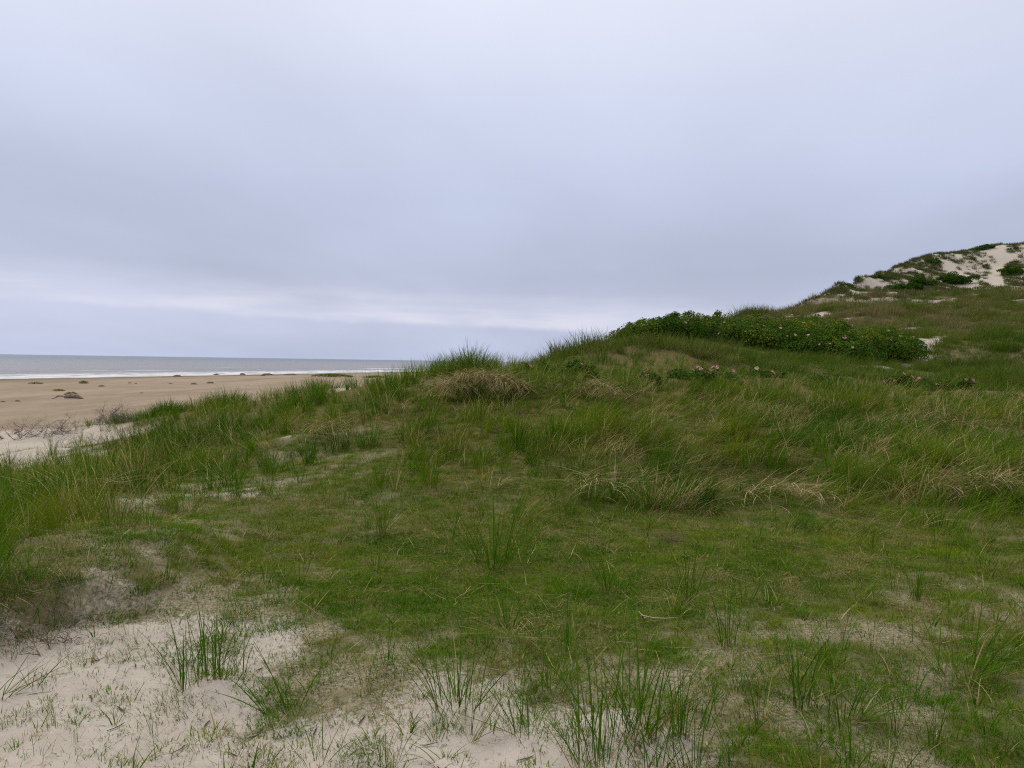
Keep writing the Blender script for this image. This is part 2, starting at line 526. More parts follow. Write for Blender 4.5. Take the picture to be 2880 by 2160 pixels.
def simple_mat(name, c0, c1, scale=8.0, rough=0.85, bump=0.0, spec=0.15):
    m, n, l = new_mat(name)
    tc = n.new('ShaderNodeTexCoord')
    nz = noise(n, l, tc.outputs['Object'], scale, 5, 0.6)
    c = mixc(n, l, mapr(n, l, nz, 0.3, 0.7), c0, c1)
    p = n.new('ShaderNodeBsdfPrincipled')
    l.new(c, p.inputs['Base Color'])
    p.inputs['Roughness'].default_value = rough
    p.inputs['Specular IOR Level'].default_value = spec
    if bump:
        b = n.new('ShaderNodeBump'); b.inputs['Strength'].default_value = bump
        l.new(nz, b.inputs['Height']); l.new(b.outputs[0], p.inputs['Normal'])
    o = n.new('ShaderNodeOutputMaterial'); l.new(p.outputs[0], o.inputs[0])
    return m


M_TWIG = simple_mat('dead_twig', (.16, .12, .10), (.30, .25, .21), 30)
M_TWIGD = simple_mat('dark_twig', (.045, .03, .025), (.11, .075, .06), 30)
M_TWIGB = simple_mat('brown_root', (.12, .078, .045), (.24, .17, .10), 30)
M_TWIGR = simple_mat('red_twig', (.16, .06, .03), (.24, .11, .06), 30)
M_WOOD = simple_mat('driftwood', (.13, .10, .08), (.27, .22, .18), 6, bump=0.5)
M_WEED = simple_mat('seaweed', (.06, .05, .035), (.14, .115, .07), 12)


def rose_mat():
    m, n, l = new_mat('rose_leaf')
    rnd = attr(n, 'rnd')
    c = ramp3(n, l, rnd, [(0.0, (.024, .070, .005)), (0.5, (.060, .120, .008)), (0.85, (.120, .170, .012)), (1.0, (.20, .20, .02))])
    finish_leaf(n, l, c, 0.22, 0.6, 0.05)
    return m


M_ROSE = rose_mat()
M_PETAL = simple_mat('rose_petal', (.46, .07, .19), (.60, .16, .31), 40, 0.6)
M_PETALP = simple_mat('rose_petal_pale', (.46, .20, .22), (.58, .33, .34), 40, 0.6)
M_HEART = simple_mat('rose_heart', (.65, .45, .08), (.7, .5, .12), 40)


def ground_mat():
    m, n, l = new_mat('dune_ground')
    tc = n.new('ShaderNodeTexCoord')
    P = tc.outputs['Object']
    turf = attr(n, 'turf'); tall = attr(n, 'tall'); bch = attr(n, 'beach'); scrub = attr(n, 'scrub')
    grain = noise(n, l, P, 260.0, 2, 0.7)
    fine = noise(n, l, P, 22.0, 6, 0.65)
    mid = noise(n, l, P, 3.0, 5, 0.6)
    big = noise(n, l, P, 0.35, 4, 0.5)
    sand = mixc(n, l, mapr(n, l, mid, 0.3, 0.7), (.425, .365, .305), (.49, .43, .365))
    sand = mixc(n, l, math_node(n, l, 'MULTIPLY', mapr(n, l, grain, 0.52, 0.72), 0.30), sand, (.26, .20, .15))
    # scattered plant litter on the sand
    lit = math_node(n, l, 'MULTIPLY', mapr(n, l, fine, 0.56, 0.70), mapr(n, l, mid, 0.42, 0.62, 0.15, 0.7))
    sand = mixc(n, l, lit, sand, (.20, .155, .105))
    # damp ochre beach
    bstr = n.new('ShaderNodeMapping'); bstr.inputs['Rotation'].default_value = (0, 0, R(-18)); bstr.inputs['Scale'].default_value = (1.0, 0.2, 1)
    l.new(P, bstr.inputs[0])
    bn = noise(n, l, bstr.outputs[0], 0.22, 5, 0.6)
    bcol = mixc(n, l, mapr(n, l, bn, 0.32, 0.68), (.265, .208, .150), (.350, .280, .205))
    bn2 = noise(n, l, P, 1.6, 4, 0.65)
    bcol = mixc(n, l, mapr(n, l, bn2, 0.52, 0.72, 0.0, 0.55), bcol, (.205, .155, .108))
    bcol = mixc(n, l, mapr(n, l, noise(n, l, bstr.outputs[0], 0.9, 4, 0.7), 0.56, 0.72, 0.0, 0.5), bcol, (.40, .33, .25))
    bcol = mixc(n, l, math_node(n, l, 'MULTIPLY', attr(n, 'wet'), 0.75), bcol, (.150, .118, .088))
    c = mixc(n, l, bch, sand, bcol)
    lt = attr(n, 'litter')
    fib = noise(n, l, P, 55.0, 4, 0.75)
    dead = mixc(n, l, mapr(n, l, fib, 0.36, 0.64), (.07, .065, .025), (.33, .275, .18))
    lm = mapr(n, l, math_node(n, l, 'ADD', lt, math_node(n, l, 'MULTIPLY', math_node(n, l, 'SUBTRACT', noise(n, l, P, 24.0, 6, 0.75), 0.5), 2.2)), 0.30, 0.80)
    c = mixc(n, l, math_node(n, l, 'MULTIPLY', lm, 0.9), c, dead)
    # moss and roots between the turf blades
    moss = mixc(n, l, mapr(n, l, fib, 0.36, 0.66), (.034, .062, .003), (.14, .12, .035))
    tm = mapr(n, l, math_node(n, l, 'ADD', turf, math_node(n, l, 'MULTIPLY', math_node(n, l, 'SUBTRACT', fib, 0.5), 1.6)), 0.42, 0.85)
    c = mixc(n, l, math_node(n, l, 'MULTIPLY', tm, 0.92), c, moss)
    litter = mixc(n, l, mapr(n, l, fib, 0.35, 0.65), (.045, .048, .012), (.20, .155, .07))
    tmk = math_node(n, l, 'ADD', tall, math_node(n, l, 'MULTIPLY', math_node(n, l, 'SUBTRACT', fib, 0.5), 1.6))
    c = mixc(n, l, mapr(n, l, tmk, 0.45, 0.8, 0.0, 0.92), c, litter)
    scol = mixc(n, l, mapr(n, l, fine, 0.3, 0.7), (.10, .085, .042), (.21, .17, .10))
    sm = mapr(n, l, math_node(n, l, 'ADD', scrub, math_node(n, l, 'MULTIPLY', math_node(n, l, 'SUBTRACT', big, 0.5), 0.8)), 0.3, 0.7)
    c = mixc(n, l, sm, c, scol)
    p = n.new('ShaderNodeBsdfPrincipled')
    l.new(c, p.inputs['Base Color'])
    p.inputs['Roughness'].default_value = 0.95
    p.inputs['Specular IOR Level'].default_value = 0.0
    hsum = math_node(n, l, 'ADD', math_node(n, l, 'MULTIPLY', fine, 0.035), math_node(n, l, 'ADD', math_node(n, l, 'MULTIPLY', grain, 0.004), math_node(n, l, 'MULTIPLY', noise(n, l, P, 9.0, 3, 0.5), 0.05)))
    b = n.new('ShaderNodeBump'); b.inputs['Strength'].default_value = 0.55; b.inputs['Distance'].default_value = 1.0
    l.new(hsum, b.inputs['Height']); l.new(b.outputs[0], p.inputs['Normal'])
    o = n.new('ShaderNodeOutputMaterial'); l.new(p.outputs[0], o.inputs[0])
    return m


M_GROUND = ground_mat()

# ------------------------------------------------------------------ ground sheets
PATHS = [[(2690, 708), (2668, 738), (2700, 775), (2745, 806)], [(2800, 693), (2815, 735), (2795, 775), (2805, 800)], [(2850, 683), (2880, 705)], [(2920, 690), (2940, 760)]]
PATHW = []
for pl in PATHS:
    q = [hit(*p, dmin=70, dmax=190) for p in pl]
    q = [v for v in q if v is not None]
    if len(q) > 1:
        PATHW.append([(v[0], v[1]) for v in q])


def path_mask(x, y):
    m = np.zeros(np.shape(x))
    for pl, w in zip(PATHW, (1.25, 1.2, 1.0, 1.2)):
        m = np.maximum(m, sstep(w + .5, w - 0.3, seg_dist(x, y, pl) + (fbm(x * .5, y * .5, 31) - .5) * 1.2))
    return m


_fl = [hit(*p, dmin=60, dmax=190) for p in [(2310, 852), (2380, 858), (2450, 856), (2520, 850), (2600, 842), (2700, 830), (2800, 816), (2870, 808)]]
_fl = np.array(sorted([(v[0] / v[1], v[1]) for v in _fl if v is not None]))


def face_zone(x, y):
    """1 on the steep sandy face and crest of the tall dune, beyond its foot line"""
    yl = np.interp(x / np.maximum(y, 1.0), _fl[:, 0], _fl[:, 1])
    return sstep(-3, 5, y - yl + (fbm(x * .12, y * .12, 33) - .5) * 18) * sstep(60, 80, y)


def scrub_field(x, y):
    d = np.hypot(x, y)
    s = inland(x, y)
    v = sstep(20, 26, d) * sstep(96, 101, s) * (0.92 - 0.88 * face_zone(x, y))
    v = v * (1 - path_mask(x, y))
    # a foot path at the right end of the rose thicket
    v = v * (1 - TRAIL(x, y))
    v = v * (1 - .8 * sstep(.60, .70, fbm(x * .2, y * .5, 93) + (fbm(x * .9, y * .9, 99) - .5) * .35) * sstep(45, 60, d))
    return v


_tr = [hit(*p, dmin=20, dmax=100) for p in [(2380, 1031), (2470, 1033), (2560, 1028), (2585, 1005), (2570, 975), (2620, 955), (2660, 945)]]
_tr = [(v[0], v[1]) for v in _tr if v is not None]


def TRAIL(x, y):
    return sstep(0.65, 0.15, seg_dist(x, y, _tr) + (fbm(x * 1.2, y * 1.2, 35) - .5) * 0.9)


def ground_attrs(x, y):
    d = np.hypot(x, y)
    s = inland(x, y)
    tf, tl, dr = cover_noisy(x, y)
    near = sstep(27, 22, d) * sstep(97, 100, s)
    raw = cover(x, y)[0]
    return dict(wet=sstep(17, 2, s + (fbm(x * .05, y * .05, 44) - .5) * 22), litter=sstep(.26, .58, raw + (fbm(x * 1.4, y * 1.4, 43) - .5) * .35) * near, turf=tf * near, tall=tl * near, beach=sstep(101, 96.5, s + (fbm(x * .6, y * .6, 41) - .5) * 1.5), scrub=scrub_field(x, y))


def grid_mesh(name, xs, ys, zfun):
    X, Y = np.meshgrid(xs, ys)
    Z = zfun(X, Y)
    nx, ny = len(xs), len(ys)
    V = np.stack([X.ravel(), Y.ravel(), Z.ravel()], 1)
    i = (np.arange(ny - 1)[:, None] * nx + np.arange(nx - 1)[None]).ravel()
    q = np.stack([i, i + 1, i + nx + 1, i + nx], 1)
    return mesh_np(name, V, q, None, [M_GROUND], {k: v.ravel() for k, v in ground_attrs(X, Y).items()}, True)


TX0, TX1, TY0, TY1 = 16.0, 170.0, 66.0, 200.0


def z_main(x, y):
    m = sstep(TX0, TX0 + 8, x) * sstep(TX1, TX1 - 8, x) * sstep(TY0, TY0 + 6, y) * sstep(TY1, TY1 - 8, y)
    return H(x, y) - 2.5 * m


xs = graded(-420, 700, 0.0, 0.055, 0.022)
ys = graded(-60, 900, 4.0, 0.055, 0.022)
g = obj('ground', grid_mesh('ground', xs, ys, z_main))
tag(g, 'pale sand and mossy dune ground running down to the beach', 'ground', kind='structure')
td = obj('dune_hill', grid_mesh('dune_hill', np.arange(TX0, TX1, 0.75), np.arange(TY0, TY1, 0.75), H))
tag(td, 'tall sandy dune rising behind the rose thicket', 'dune', kind='structure')


def sea_mat():
    m, n, l = new_mat('sea_water')
    tc = n.new('ShaderNodeTexCoord'); P = tc.outputs['Object']
    sep = n.new('ShaderNodeSeparateXYZ'); l.new(P, sep.inputs[0])
    # object x axis points out to sea, y runs along the shore
    off = sep.outputs[0]
    mp = n.new('ShaderNodeMapping'); mp.inputs['Scale'].default_value = (1.0, 0.22, 1.0); l.new(P, mp.inputs[0])
    w1 = noise(n, l, mp.outputs[0], 0.55, 4, 0.6)
    w2 = noise(n, l, mp.outputs[0], 0.05, 3, 0.5)
    w3 = noise(n, l, mp.outputs[0], 0.012, 3, 0.5)
    silt = mapr(n, l, off, 60.0, 900.0)
    c = mixc(n, l, silt, (.185, .172, .172), (.060, .098, .130))
    c = mixc(n, l, mapr(n, l, w3, 0.35, 0.65, 0.0, 0.35), c, (.20, .19, .19))
    c = mixc(n, l, mapr(n, l, w1, 0.48, 0.66, 0.0, 0.55), c, (.07, .085, .095))
    # surf: foam streaks close to the waterline
    fo = math_node(n, l, 'ADD', off, math_node(n, l, 'MULTIPLY', math_node(n, l, 'SUBTRACT', w2, 0.5), 22.0))
    f1 = math_node(n, l, 'MULTIPLY', mapr(n, l, fo, 0.0, 2.0), mapr(n, l, fo, 16.0, 36.0, 1.0, 0.0))
    f1 = math_node(n, l, 'MULTIPLY', f1, mapr(n, l, w1, 0.40, 0.58, 0.15, 0.9))
    br = math_node(n, l, 'SINE', math_node(n, l, 'MULTIPLY', fo, 0.16))
    f3 = math_node(n, l, 'MULTIPLY', mapr(n, l, br, 0.90, 0.99), math_node(n, l, 'MULTIPLY', mapr(n, l, w2, 0.48, 0.62), mapr(n, l, off, 130, 40, 0.0, 0.7)))
    f1 = math_node(n, l, 'MAXIMUM', f1, f3)
    f2 = math_node(n, l, 'MULTIPLY', mapr(n, l, w1, 0.66, 0.72), mapr(n, l, off, 30, 500, 0.5, 0.12))
    foam = math_node(n, l, 'MAXIMUM', f1, f2, clamp=True)
    c = mixc(n, l, foam, c, (.74, .74, .76))
    p = n.new('ShaderNodeBsdfPrincipled')
    l.new(c, p.inputs['Base Color'])
    l.new(mapr(n, l, foam, 0, 1, 0.32, 0.9), p.inputs['Roughness'])
    p.inputs['Specular IOR Level'].default_value = 0.34
    b = n.new('ShaderNodeBump'); b.inputs['Strength'].default_value = 0.9; b.inputs['Distance'].default_value = 1.2
    l.new(w1, b.inputs['Height']); l.new(b.outputs[0], p.inputs['Normal'])
    o = n.new('ShaderNodeOutputMaterial'); l.new(p.outputs[0], o.inputs[0])
    return m


def build_sea():
    # local x: distance seaward of the waterline, local y: along the shore
    u = np.concatenate([np.arange(-3, 70, 0.7), 70 * (1.0 + 0.05) ** np.arange(0, 130)])
    u = u[u < 40000]
    v = np.concatenate([-graded(0, 40000, 0, 6, .06)[1:][::-1], graded(0, 40000, 0, 6, .06)])
    v = np.unique(v)
    U, Vv = np.meshgrid(u, v)
    amp = 0.16 * sstep(2, 14, U) * sstep(160, 60, U)
    ph = U / 11.0 * 2 * math.pi + (fbm(U * 0.02, Vv * 0.03, 51) - .5) * 8
    Z = amp * (np.clip(np.sin(ph), -0.3, 1) ** 3)
    nx = len(u)
    i = (np.arange(len(v) - 1)[:, None] * nx + np.arange(nx - 1)[None]).ravel()
    q = np.stack([i, i + nx, i + nx + 1, i + 1], 1)
    me = mesh_np('sea', np.stack([U.ravel(), Vv.ravel(), Z.ravel()], 1), q, None, [sea_mat()], None, True)
    o = obj('sea', me, None, (SP[0], SP[1], SEA))
    o.rotation_euler = (0, 0, math.atan2(-SN[1], -SN[0]))
    tag(o, 'grey-blue sea with a white surf line along the beach', 'sea', kind='structure')


build_sea()

# ------------------------------------------------------------------ grass blades


def blades(base, az, length, lean, curve, width, segs, rnd, twist=None, wpow=1.6):
    """curved tapering strips; returns verts, quads, tris, t, rnd"""
    n = len(az)
    d = np.stack([np.cos(az), np.sin(az), np.zeros(n)], 1)
    side = np.stack([-np.sin(az), np.cos(az), np.zeros(n)], 1)
    if twist is not None:
        side = side * np.cos(twist)[:, None] + d * np.sin(twist)[:, None]
    pos = np.array(base, float)
    step = (length / segs)[:, None]
    V = []
    T = []
    for k in range(segs + 1):
        t = k / segs
        w = width * (1 - t ** wpow) * (0.75 + 0.5 * t if t < .5 else 1.0)
        if k < segs:
            V.append(pos - side * (w * 0.5)[:, None]); V.append(pos + side * (w * 0.5)[:, None])
            T += [t, t]
        else:
            V.append(pos.copy()); T.append(t)
        th = lean + curve * (t + 0.5 / segs) ** 1.3
        pos = pos + step * (np.sin(th)[:, None] * d + np.cos(th)[:, None] * np.array([0, 0, 1.0]))
    m = 2 * segs + 1
    VV = np.stack(V, 1).reshape(-1, 3)
    b0 = (np.arange(n) * m)[:, None]
    q = np.concatenate([b0 + np.array([[2 * k, 2 * k + 1, 2 * k + 3, 2 * k + 2]]) for k in range(segs - 1)], 0) if segs > 1 else np.zeros((0, 4), int)
    tr = b0 + np.array([[2 * segs - 2, 2 * segs - 1, 2 * segs]])
    return VV, q, tr, np.tile(np.array(T), n), np.repeat(rnd, m)


def proto(name, mat, n, spread, length, lean, curve, width, segs, wind=0.6, windaz=0.0, flat=0.0):
    """one tuft: blades around a root, biased towards the wind azimuth"""
    r = spread * np.sqrt(rng.random(n)); a = rng.random(n) * 2 * math.pi
    base = np.stack([r * np.cos(a), r * np.sin(a), np.full(n, -0.02) + flat * rng.random(n)], 1)
    ax = np.cos(a) * (1 - wind) + wind * math.cos(windaz) + rng.normal(0, .35, n)
    ay = np.sin(a) * (1 - wind) + wind * math.sin(windaz) + rng.normal(0, .35, n)
    az = np.arctan2(ay, ax)
    L = length[0] + (length[1] - length[0]) * rng.random(n)
    V, q, t3, t, rd = blades(base, az, L, lean[0] + (lean[1] - lean[0]) * rng.random(n), curve[0] + (curve[1] - curve[0]) * rng.random(n),
                             width[0] + (width[1] - width[0]) * rng.random(n), segs, rng.random(n), rng.normal(0, .5, n))
    me = mesh_np(name, V, q, t3, [mat], dict(t=t, rnd=rd))
    return bpy.data.objects.new(name, me)


def gn_scatter(name, protos, P, yaw, scale, idx, dry, hue, label, cat, tilt=None):
    col = bpy.data.collections.new(name + '_kinds')
    for k, o in enumerate(protos):
        o.name = '%s_kind_%02d' % (name, k)
        col.objects.link(o)
    n = len(P)
    rot = np.zeros((n, 3)); rot[:, 2] = yaw
    if tilt is not None:
        rot[:, :2] = tilt
    me = mesh_np(name, P, None, None, (), dict(rot=rot, scl=np.asarray(scale, float), idx=np.asarray(idx, np.int64), dry=np.asarray(dry, float), hue=np.asarray(hue, float)))
    o = obj(name, me)
    ng = bpy.data.node_groups.new(name + '_scatter', 'GeometryNodeTree')
    ng.interface.new_socket('Geometry', in_out='INPUT', socket_type='NodeSocketGeometry')
    ng.interface.new_socket('Geometry', in_out='OUTPUT', socket_type='NodeSocketGeometry')
    n_, l_ = ng.nodes, ng.links
    gi, go = n_.new('NodeGroupInput'), n_.new('NodeGroupOutput')
    ci = n_.new('GeometryNodeCollectionInfo')
    ci.inputs['Collection'].default_value = col
    ci.inputs['Separate Children'].default_value = True
    ci.inputs['Reset Children'].default_value = True
    iop = n_.new('GeometryNodeInstanceOnPoints')
    m2p = n_.new('GeometryNodeMeshToPoints')

    def na(nm, ty):
        a = n_.new('GeometryNodeInputNamedAttribute'); a.data_type = ty; a.inputs[0].default_value = nm
        return a.outputs[0]
    l_.new(gi.outputs[0], m2p.inputs[0]); l_.new(m2p.outputs[0], iop.inputs['Points'])
    l_.new(ci.outputs[0], iop.inputs['Instance'])
    iop.inputs['Pick Instance'].default_value = True
    l_.new(na('idx', 'INT'), iop.inputs['Instance Index'])
    e2r = n_.new('FunctionNodeEulerToRotation'); l_.new(na('rot', 'FLOAT_VECTOR'), e2r.inputs[0])
    l_.new(e2r.outputs[0], iop.inputs['Rotation'])
    l_.new(na('scl', 'FLOAT'), iop.inputs['Scale'])
    l_.new(iop.outputs[0], go.inputs[0])
    md = o.modifiers.new('scatter', 'NODES'); md.node_group = ng
    tag(o, label, cat, kind='stuff')
    return o


def sample(dmin, dmax, rate, half=0.80, side=1.5):
    """random ground points ahead of the photographer, `rate`(d) per square metre"""
    out = []
    edges = np.geomspace(dmin, dmax, 26)
    for a, b in zip(edges[:-1], edges[1:]):
        w = 2 * (half * b + side)
        k = int(w * (b - a) * rate(0.5 * (a + b)))
        out.append(np.stack([(rng.random(k) - .5) * w, a + (b - a) * rng.random(k)], 1))
    return np.concatenate(out)


def ground_pts(xy):
    return np.stack([xy[:, 0], xy[:, 1], H(xy[:, 0], xy[:, 1])], 1)


def wind_yaw(x, y):
    """blades lean seaward on the left flank and away to the right elsewhere"""
    w = sstep(-3.4, -1.6, x - 0.1 * (y - 8))
    base = (1 - w) * R(140) + w * R(8)
    return base + (fbm(x * .8, y * .8, 61) - .5) * 2.2


# --- tall marram
def build_marram():
    protos = []
    for ww, nn in (((.004, .007), 24), ((.0075, .013), 17)):
        for k in range(4):   # upright
            protos.append(proto('p', M_MARRAM, nn, .06, (.28, .66), (.02, .38), (.15, 1.0), ww, 5, 0.35))
        for k in range(4):   # leaning and arching with the wind
            protos.append(proto('p', M_MARRAM, nn, .09, (.35, .78), (.2, .8), (.6, 1.6), ww, 6, 0.65))
        for k in range(3):   # collapsed, draped
            protos.append(proto('p', M_MARRAM, nn, .12, (.35, .75), (.7, 1.3), (.4, 1.1), ww, 6, 0.6))
    xy = sample(3.6, 26.0, lambda d: 85 if d < 8.5 else (62 if d < 13 else 42))
    xy = xy[inland(xy[:, 0], xy[:, 1]) > 99]
    x, y = xy.T
    tf, tl, dr = cover_noisy(x, y)
    clump = fbm(x * 2.4, y * 2.4, 71)
    keep = rng.random(len(x)) < tl ** 1.6 * (0.18 + 1.45 * sstep(.34, .62, clump))
    keep &= tl > 0.12
    x, y, tl, dr, clump = x[keep], y[keep], tl[keep], dr[keep], clump[keep]
    P = ground_pts(np.stack([x, y], 1))
    n = len(x)
    d = np.hypot(x, y)
    rightness = sstep(-1, 2.5, x - 0.12 * (y - 8)) * sstep(16.5, 14, d)
    u = rng.random(n)
    kind = np.where(u < 0.60 - 0.42 * rightness, rng.integers(0, 4, n), np.where(u < 0.90 - 0.16 * rightness, rng.integers(4, 8, n), rng.integers(8, 11, n)))
    dry = np.clip(dr * (0.02 + 0.45 * rng.random(n)) + np.where(kind >= 8, .30, 0) + .45 * sstep(.60, .74, fbm(x * 1.5, y * 1.5, 73)), 0.02, .9)
    hue = np.clip(fbm(x * .7, y * .7, 72) * 1.5 - .30 + (dr - .3) * .5 + rng.normal(0, .14, n), 0, 1)
    sc = (0.5 + 0.5 * rng.random(n)) * (0.6 + 0.4 * np.clip(tl, 0, 1)) * (0.5 + 0.8 * sstep(.3, .68, clump)) * (.86 - .14 * sstep(15.5, 17.5, d) - .16 * sstep(18, 20.5, d))
    kind = kind + np.where(d > 8.5, 11, 0)
    gn_scatter('marram_grass', protos, P, wind_yaw(x, y) + rng.normal(0, .5, n), sc, kind, dry, hue,
               'dense wind-combed green marram grass covering the dune slope', 'grass')
    return n


# --- short turf, litter and seedlings
LUSH = hit(1350, 1690)


def build_turf():
    protos = [proto('p', M_TURF, 52, .075, (.02, .075), (.05, .8), (.3, 1.3), (.003, .0055), 3, 0.1) for k in range(6)]
    protos += [proto('p', M_TURF, 26, .09, (.04, .11), (.1, .7), (.3, 1.2), (.0028, .0045), 3, 0.15) for k in range(3)]
    xy = sample(2.3, 15.0, lambda d: 420 if d < 7 else 240)
    x, y = xy.T
    tf, tl, dr = cover_noisy(x, y)
    fine = fbm(x * 8, y * 8, 81)
    keep = rng.random(len(x)) < np.clip((tf - .08) * 1.5, 0, 1) * (0.38 + 1.1 * sstep(.3, .6, fine))
    x, y, tf, dr = x[keep], y[keep], tf[keep], dr[keep]
    P = ground_pts(np.stack([x, y], 1))
    n = len(x)
    kind = np.where(rng.random(n) < .85, rng.integers(0, 6, n), rng.integers(6, 9, n))
    hue = np.clip(fbm(x * 1.3, y * 1.3, 82) * 1.2 + fbm(x * 6, y * 6, 84) * 1.0 - .62 + rng.normal(0, .2, n) + (1 - tf) * .15, 0, 1)
    lush = np.exp(-(((x - LUSH[0]) / 1.5) ** 2 + ((y - LUSH[1]) / .8) ** 2))
    hue = np.clip(hue - .45 * lush, 0, 1)
    dry = np.clip(dr * .16 + rng.normal(0, .05, n) + .5 * sstep(.56, .72, fbm(x * 3.1, y * 3.1, 83)) - .25 * lush, .02, .8)
    gn_scatter('dune_turf', protos, P, rng.random(n) * 6.28, .65 + .55 * rng.random(n), kind, dry, hue,
               'short mossy green turf spread over the flat dune ground', 'grass')
    # single thin blades and seedlings standing in the sand
    protos = [proto('p', M_MARRAM, int(k), .012, (.02, .06), (.2, 1.0), (.2, 1.1), (.003, .005), 3, 0.1) for k in (2, 3, 4, 6, 8, 10)]
    protos += [proto('p', M_MARRAM, int(k), .012, (.06, .17), (.1, .9), (.4, 1.5), (.005, .008), 5, 0.15) for k in (3, 5, 7, 9)]
    xy = sample(2.3, 9.5, lambda d: 150)
    x, y = xy.T
    tf, tl, dr = cover(x, y)
    pn = fbm(x * 1.9, y * 1.9, 85)
    keep = rng.random(len(x)) < (.22 + .8 * sstep(.4, .62, pn)) * np.where(tf > .6, .35, .9)
    keep &= ~((x < -1.9) & (y > 3.6) & (y < 4.6) & (rng.random(len(x)) < .8))
    x, y, tf = x[keep], y[keep], tf[keep]
    n = len(x)
    kind = np.where(rng.random(n) < .78 - .3 * sstep(-.3, .8, x), rng.integers(0, 6, n), rng.integers(6, 10, n))
    gn_scatter('sand_sedge', protos, ground_pts(np.stack([x, y], 1)), rng.random(n) * 6.28, .6 + .7 * rng.random(n), kind, rng.random(n) * .25,
               rng.random(n), 'sparse young sedge shoots growing in the pale sand', 'grass')
    # tiny sprigs speckling the sand
    protos = [proto('p', M_TURF, int(k), .02, (.012, .045), (.1, 1.0), (.2, 1.0), (.003, .006), 3, 0.1) for k in (3, 4, 5, 6, 8)]
    xy = sample(2.3, 8.5, lambda d: 420)
    x, y = xy.T
    tf, tl, dr = cover(x, y)
    keep = rng.random(len(x)) < sstep(.03, .3, tf) * sstep(.8, .5, tf) * (.12 + .95 * sstep(.42, .62, fbm(x * 2.6, y * 2.6, 86)))
    x, y, tf = x[keep], y[keep], tf[keep]
    n = len(x)
    gn_scatter('sand_sprigs', protos, ground_pts(np.stack([x, y], 1)), rng.random(n) * 6.28, .7 + .8 * rng.random(n), rng.integers(0, 5, n), rng.random(n) * .35,
               np.clip(rng.normal(.45, .25, n), 0, 1), 'tiny green sprigs speckling the foreground sand', 'moss')
    # fallen straw
    protos = [proto('p', M_MARRAM, 7, .14, (.06, .36), (1.35, 1.56), (.0, .25), (.0025, .0045), 4, 0.2, flat=.03) for k in range(5)]
    xy = sample(2.3, 16.0, lambda d: 40 if d < 8 else 22)
    x, y = xy.T
    tf, tl, dr = cover_noisy(x, y)
    keep = rng.random(len(x)) < np.clip(dr * 1.2 * (tf + tl), 0, 1)
    x, y = x[keep], y[keep]
    n = len(x)
    gn_scatter('fallen_straw', protos, ground_pts(np.stack([x, y], 1)) + np.array([0, 0, .012]), rng.random(n) * 6.28, .6 + .6 * rng.random(n), rng.integers(0, 5, n),
               np.full(n, .95), rng.random(n), 'dry fallen straw strewn over the turf and sand', 'straw')


def build_shoots():
    protos = [proto('p', M_MARRAM, int(k), .03, (.16, .46), (.03, .5), (.1, .8), (.003, .0055), 5, 0.35) for k in (3, 5, 7, 9, 12)]
    xy = sample(2.3, 10.5, lambda d: 17)
    x, y = xy.T
    tf, tl, dr = cover(x, y)
    keep = rng.random(len(x)) < np.maximum(sstep(-.9, .4, x) * (.25 + .9 * sstep(5.2, 4.2, y)), .45 * sstep(4.4, 5.2, y) * sstep(-3.0, -1.5, x)) * (.3 + sstep(.4, .65, fbm(x * 1.7, y * 1.7, 87)))
    x, y = x[keep], y[keep]
    n = len(x)
    gn_scatter('marram_shoots', protos, ground_pts(np.stack([x, y], 1)), rng.normal(.2, .8, n), .5 + .6 * rng.random(n), rng.integers(0, 5, n), rng.random(n) * .2,
               np.clip(rng.normal(.3, .2, n), 0, 1), 'thin scattered marram shoots between the foreground tufts', 'grass')
    protos = [proto('p', M_MARRAM, 7, .10, (.5, .95), (.35, 1.0), (.7, 1.5), (.006, .010), 7, 0.8) for k in range(6)]
    xy = sample(6.5, 19.0, lambda d: 11.5)
    xy = xy[inland(xy[:, 0], xy[:, 1]) > 101]
    x, y = xy.T
    tf, tl, dr = cover_noisy(x, y)
    keep = rng.random(len(x)) < sstep(.5, .9, tl) * sstep(.38, .6, fbm(x * .8, y * .8, 88)) * (.3 + .7 * sstep(-2, 2, x - .12 * (y - 8)))
    x, y = x[keep], y[keep]
    n = len(x)
    gn_scatter('arching_straw', protos, ground_pts(np.stack([x, y], 1)), rng.normal(.05, .5, n), .6 + .4 * rng.random(n), rng.integers(0, 6, n), np.full(n, .97),
               rng.random(n), 'pale dry marram stalks arching over the green slope', 'straw')


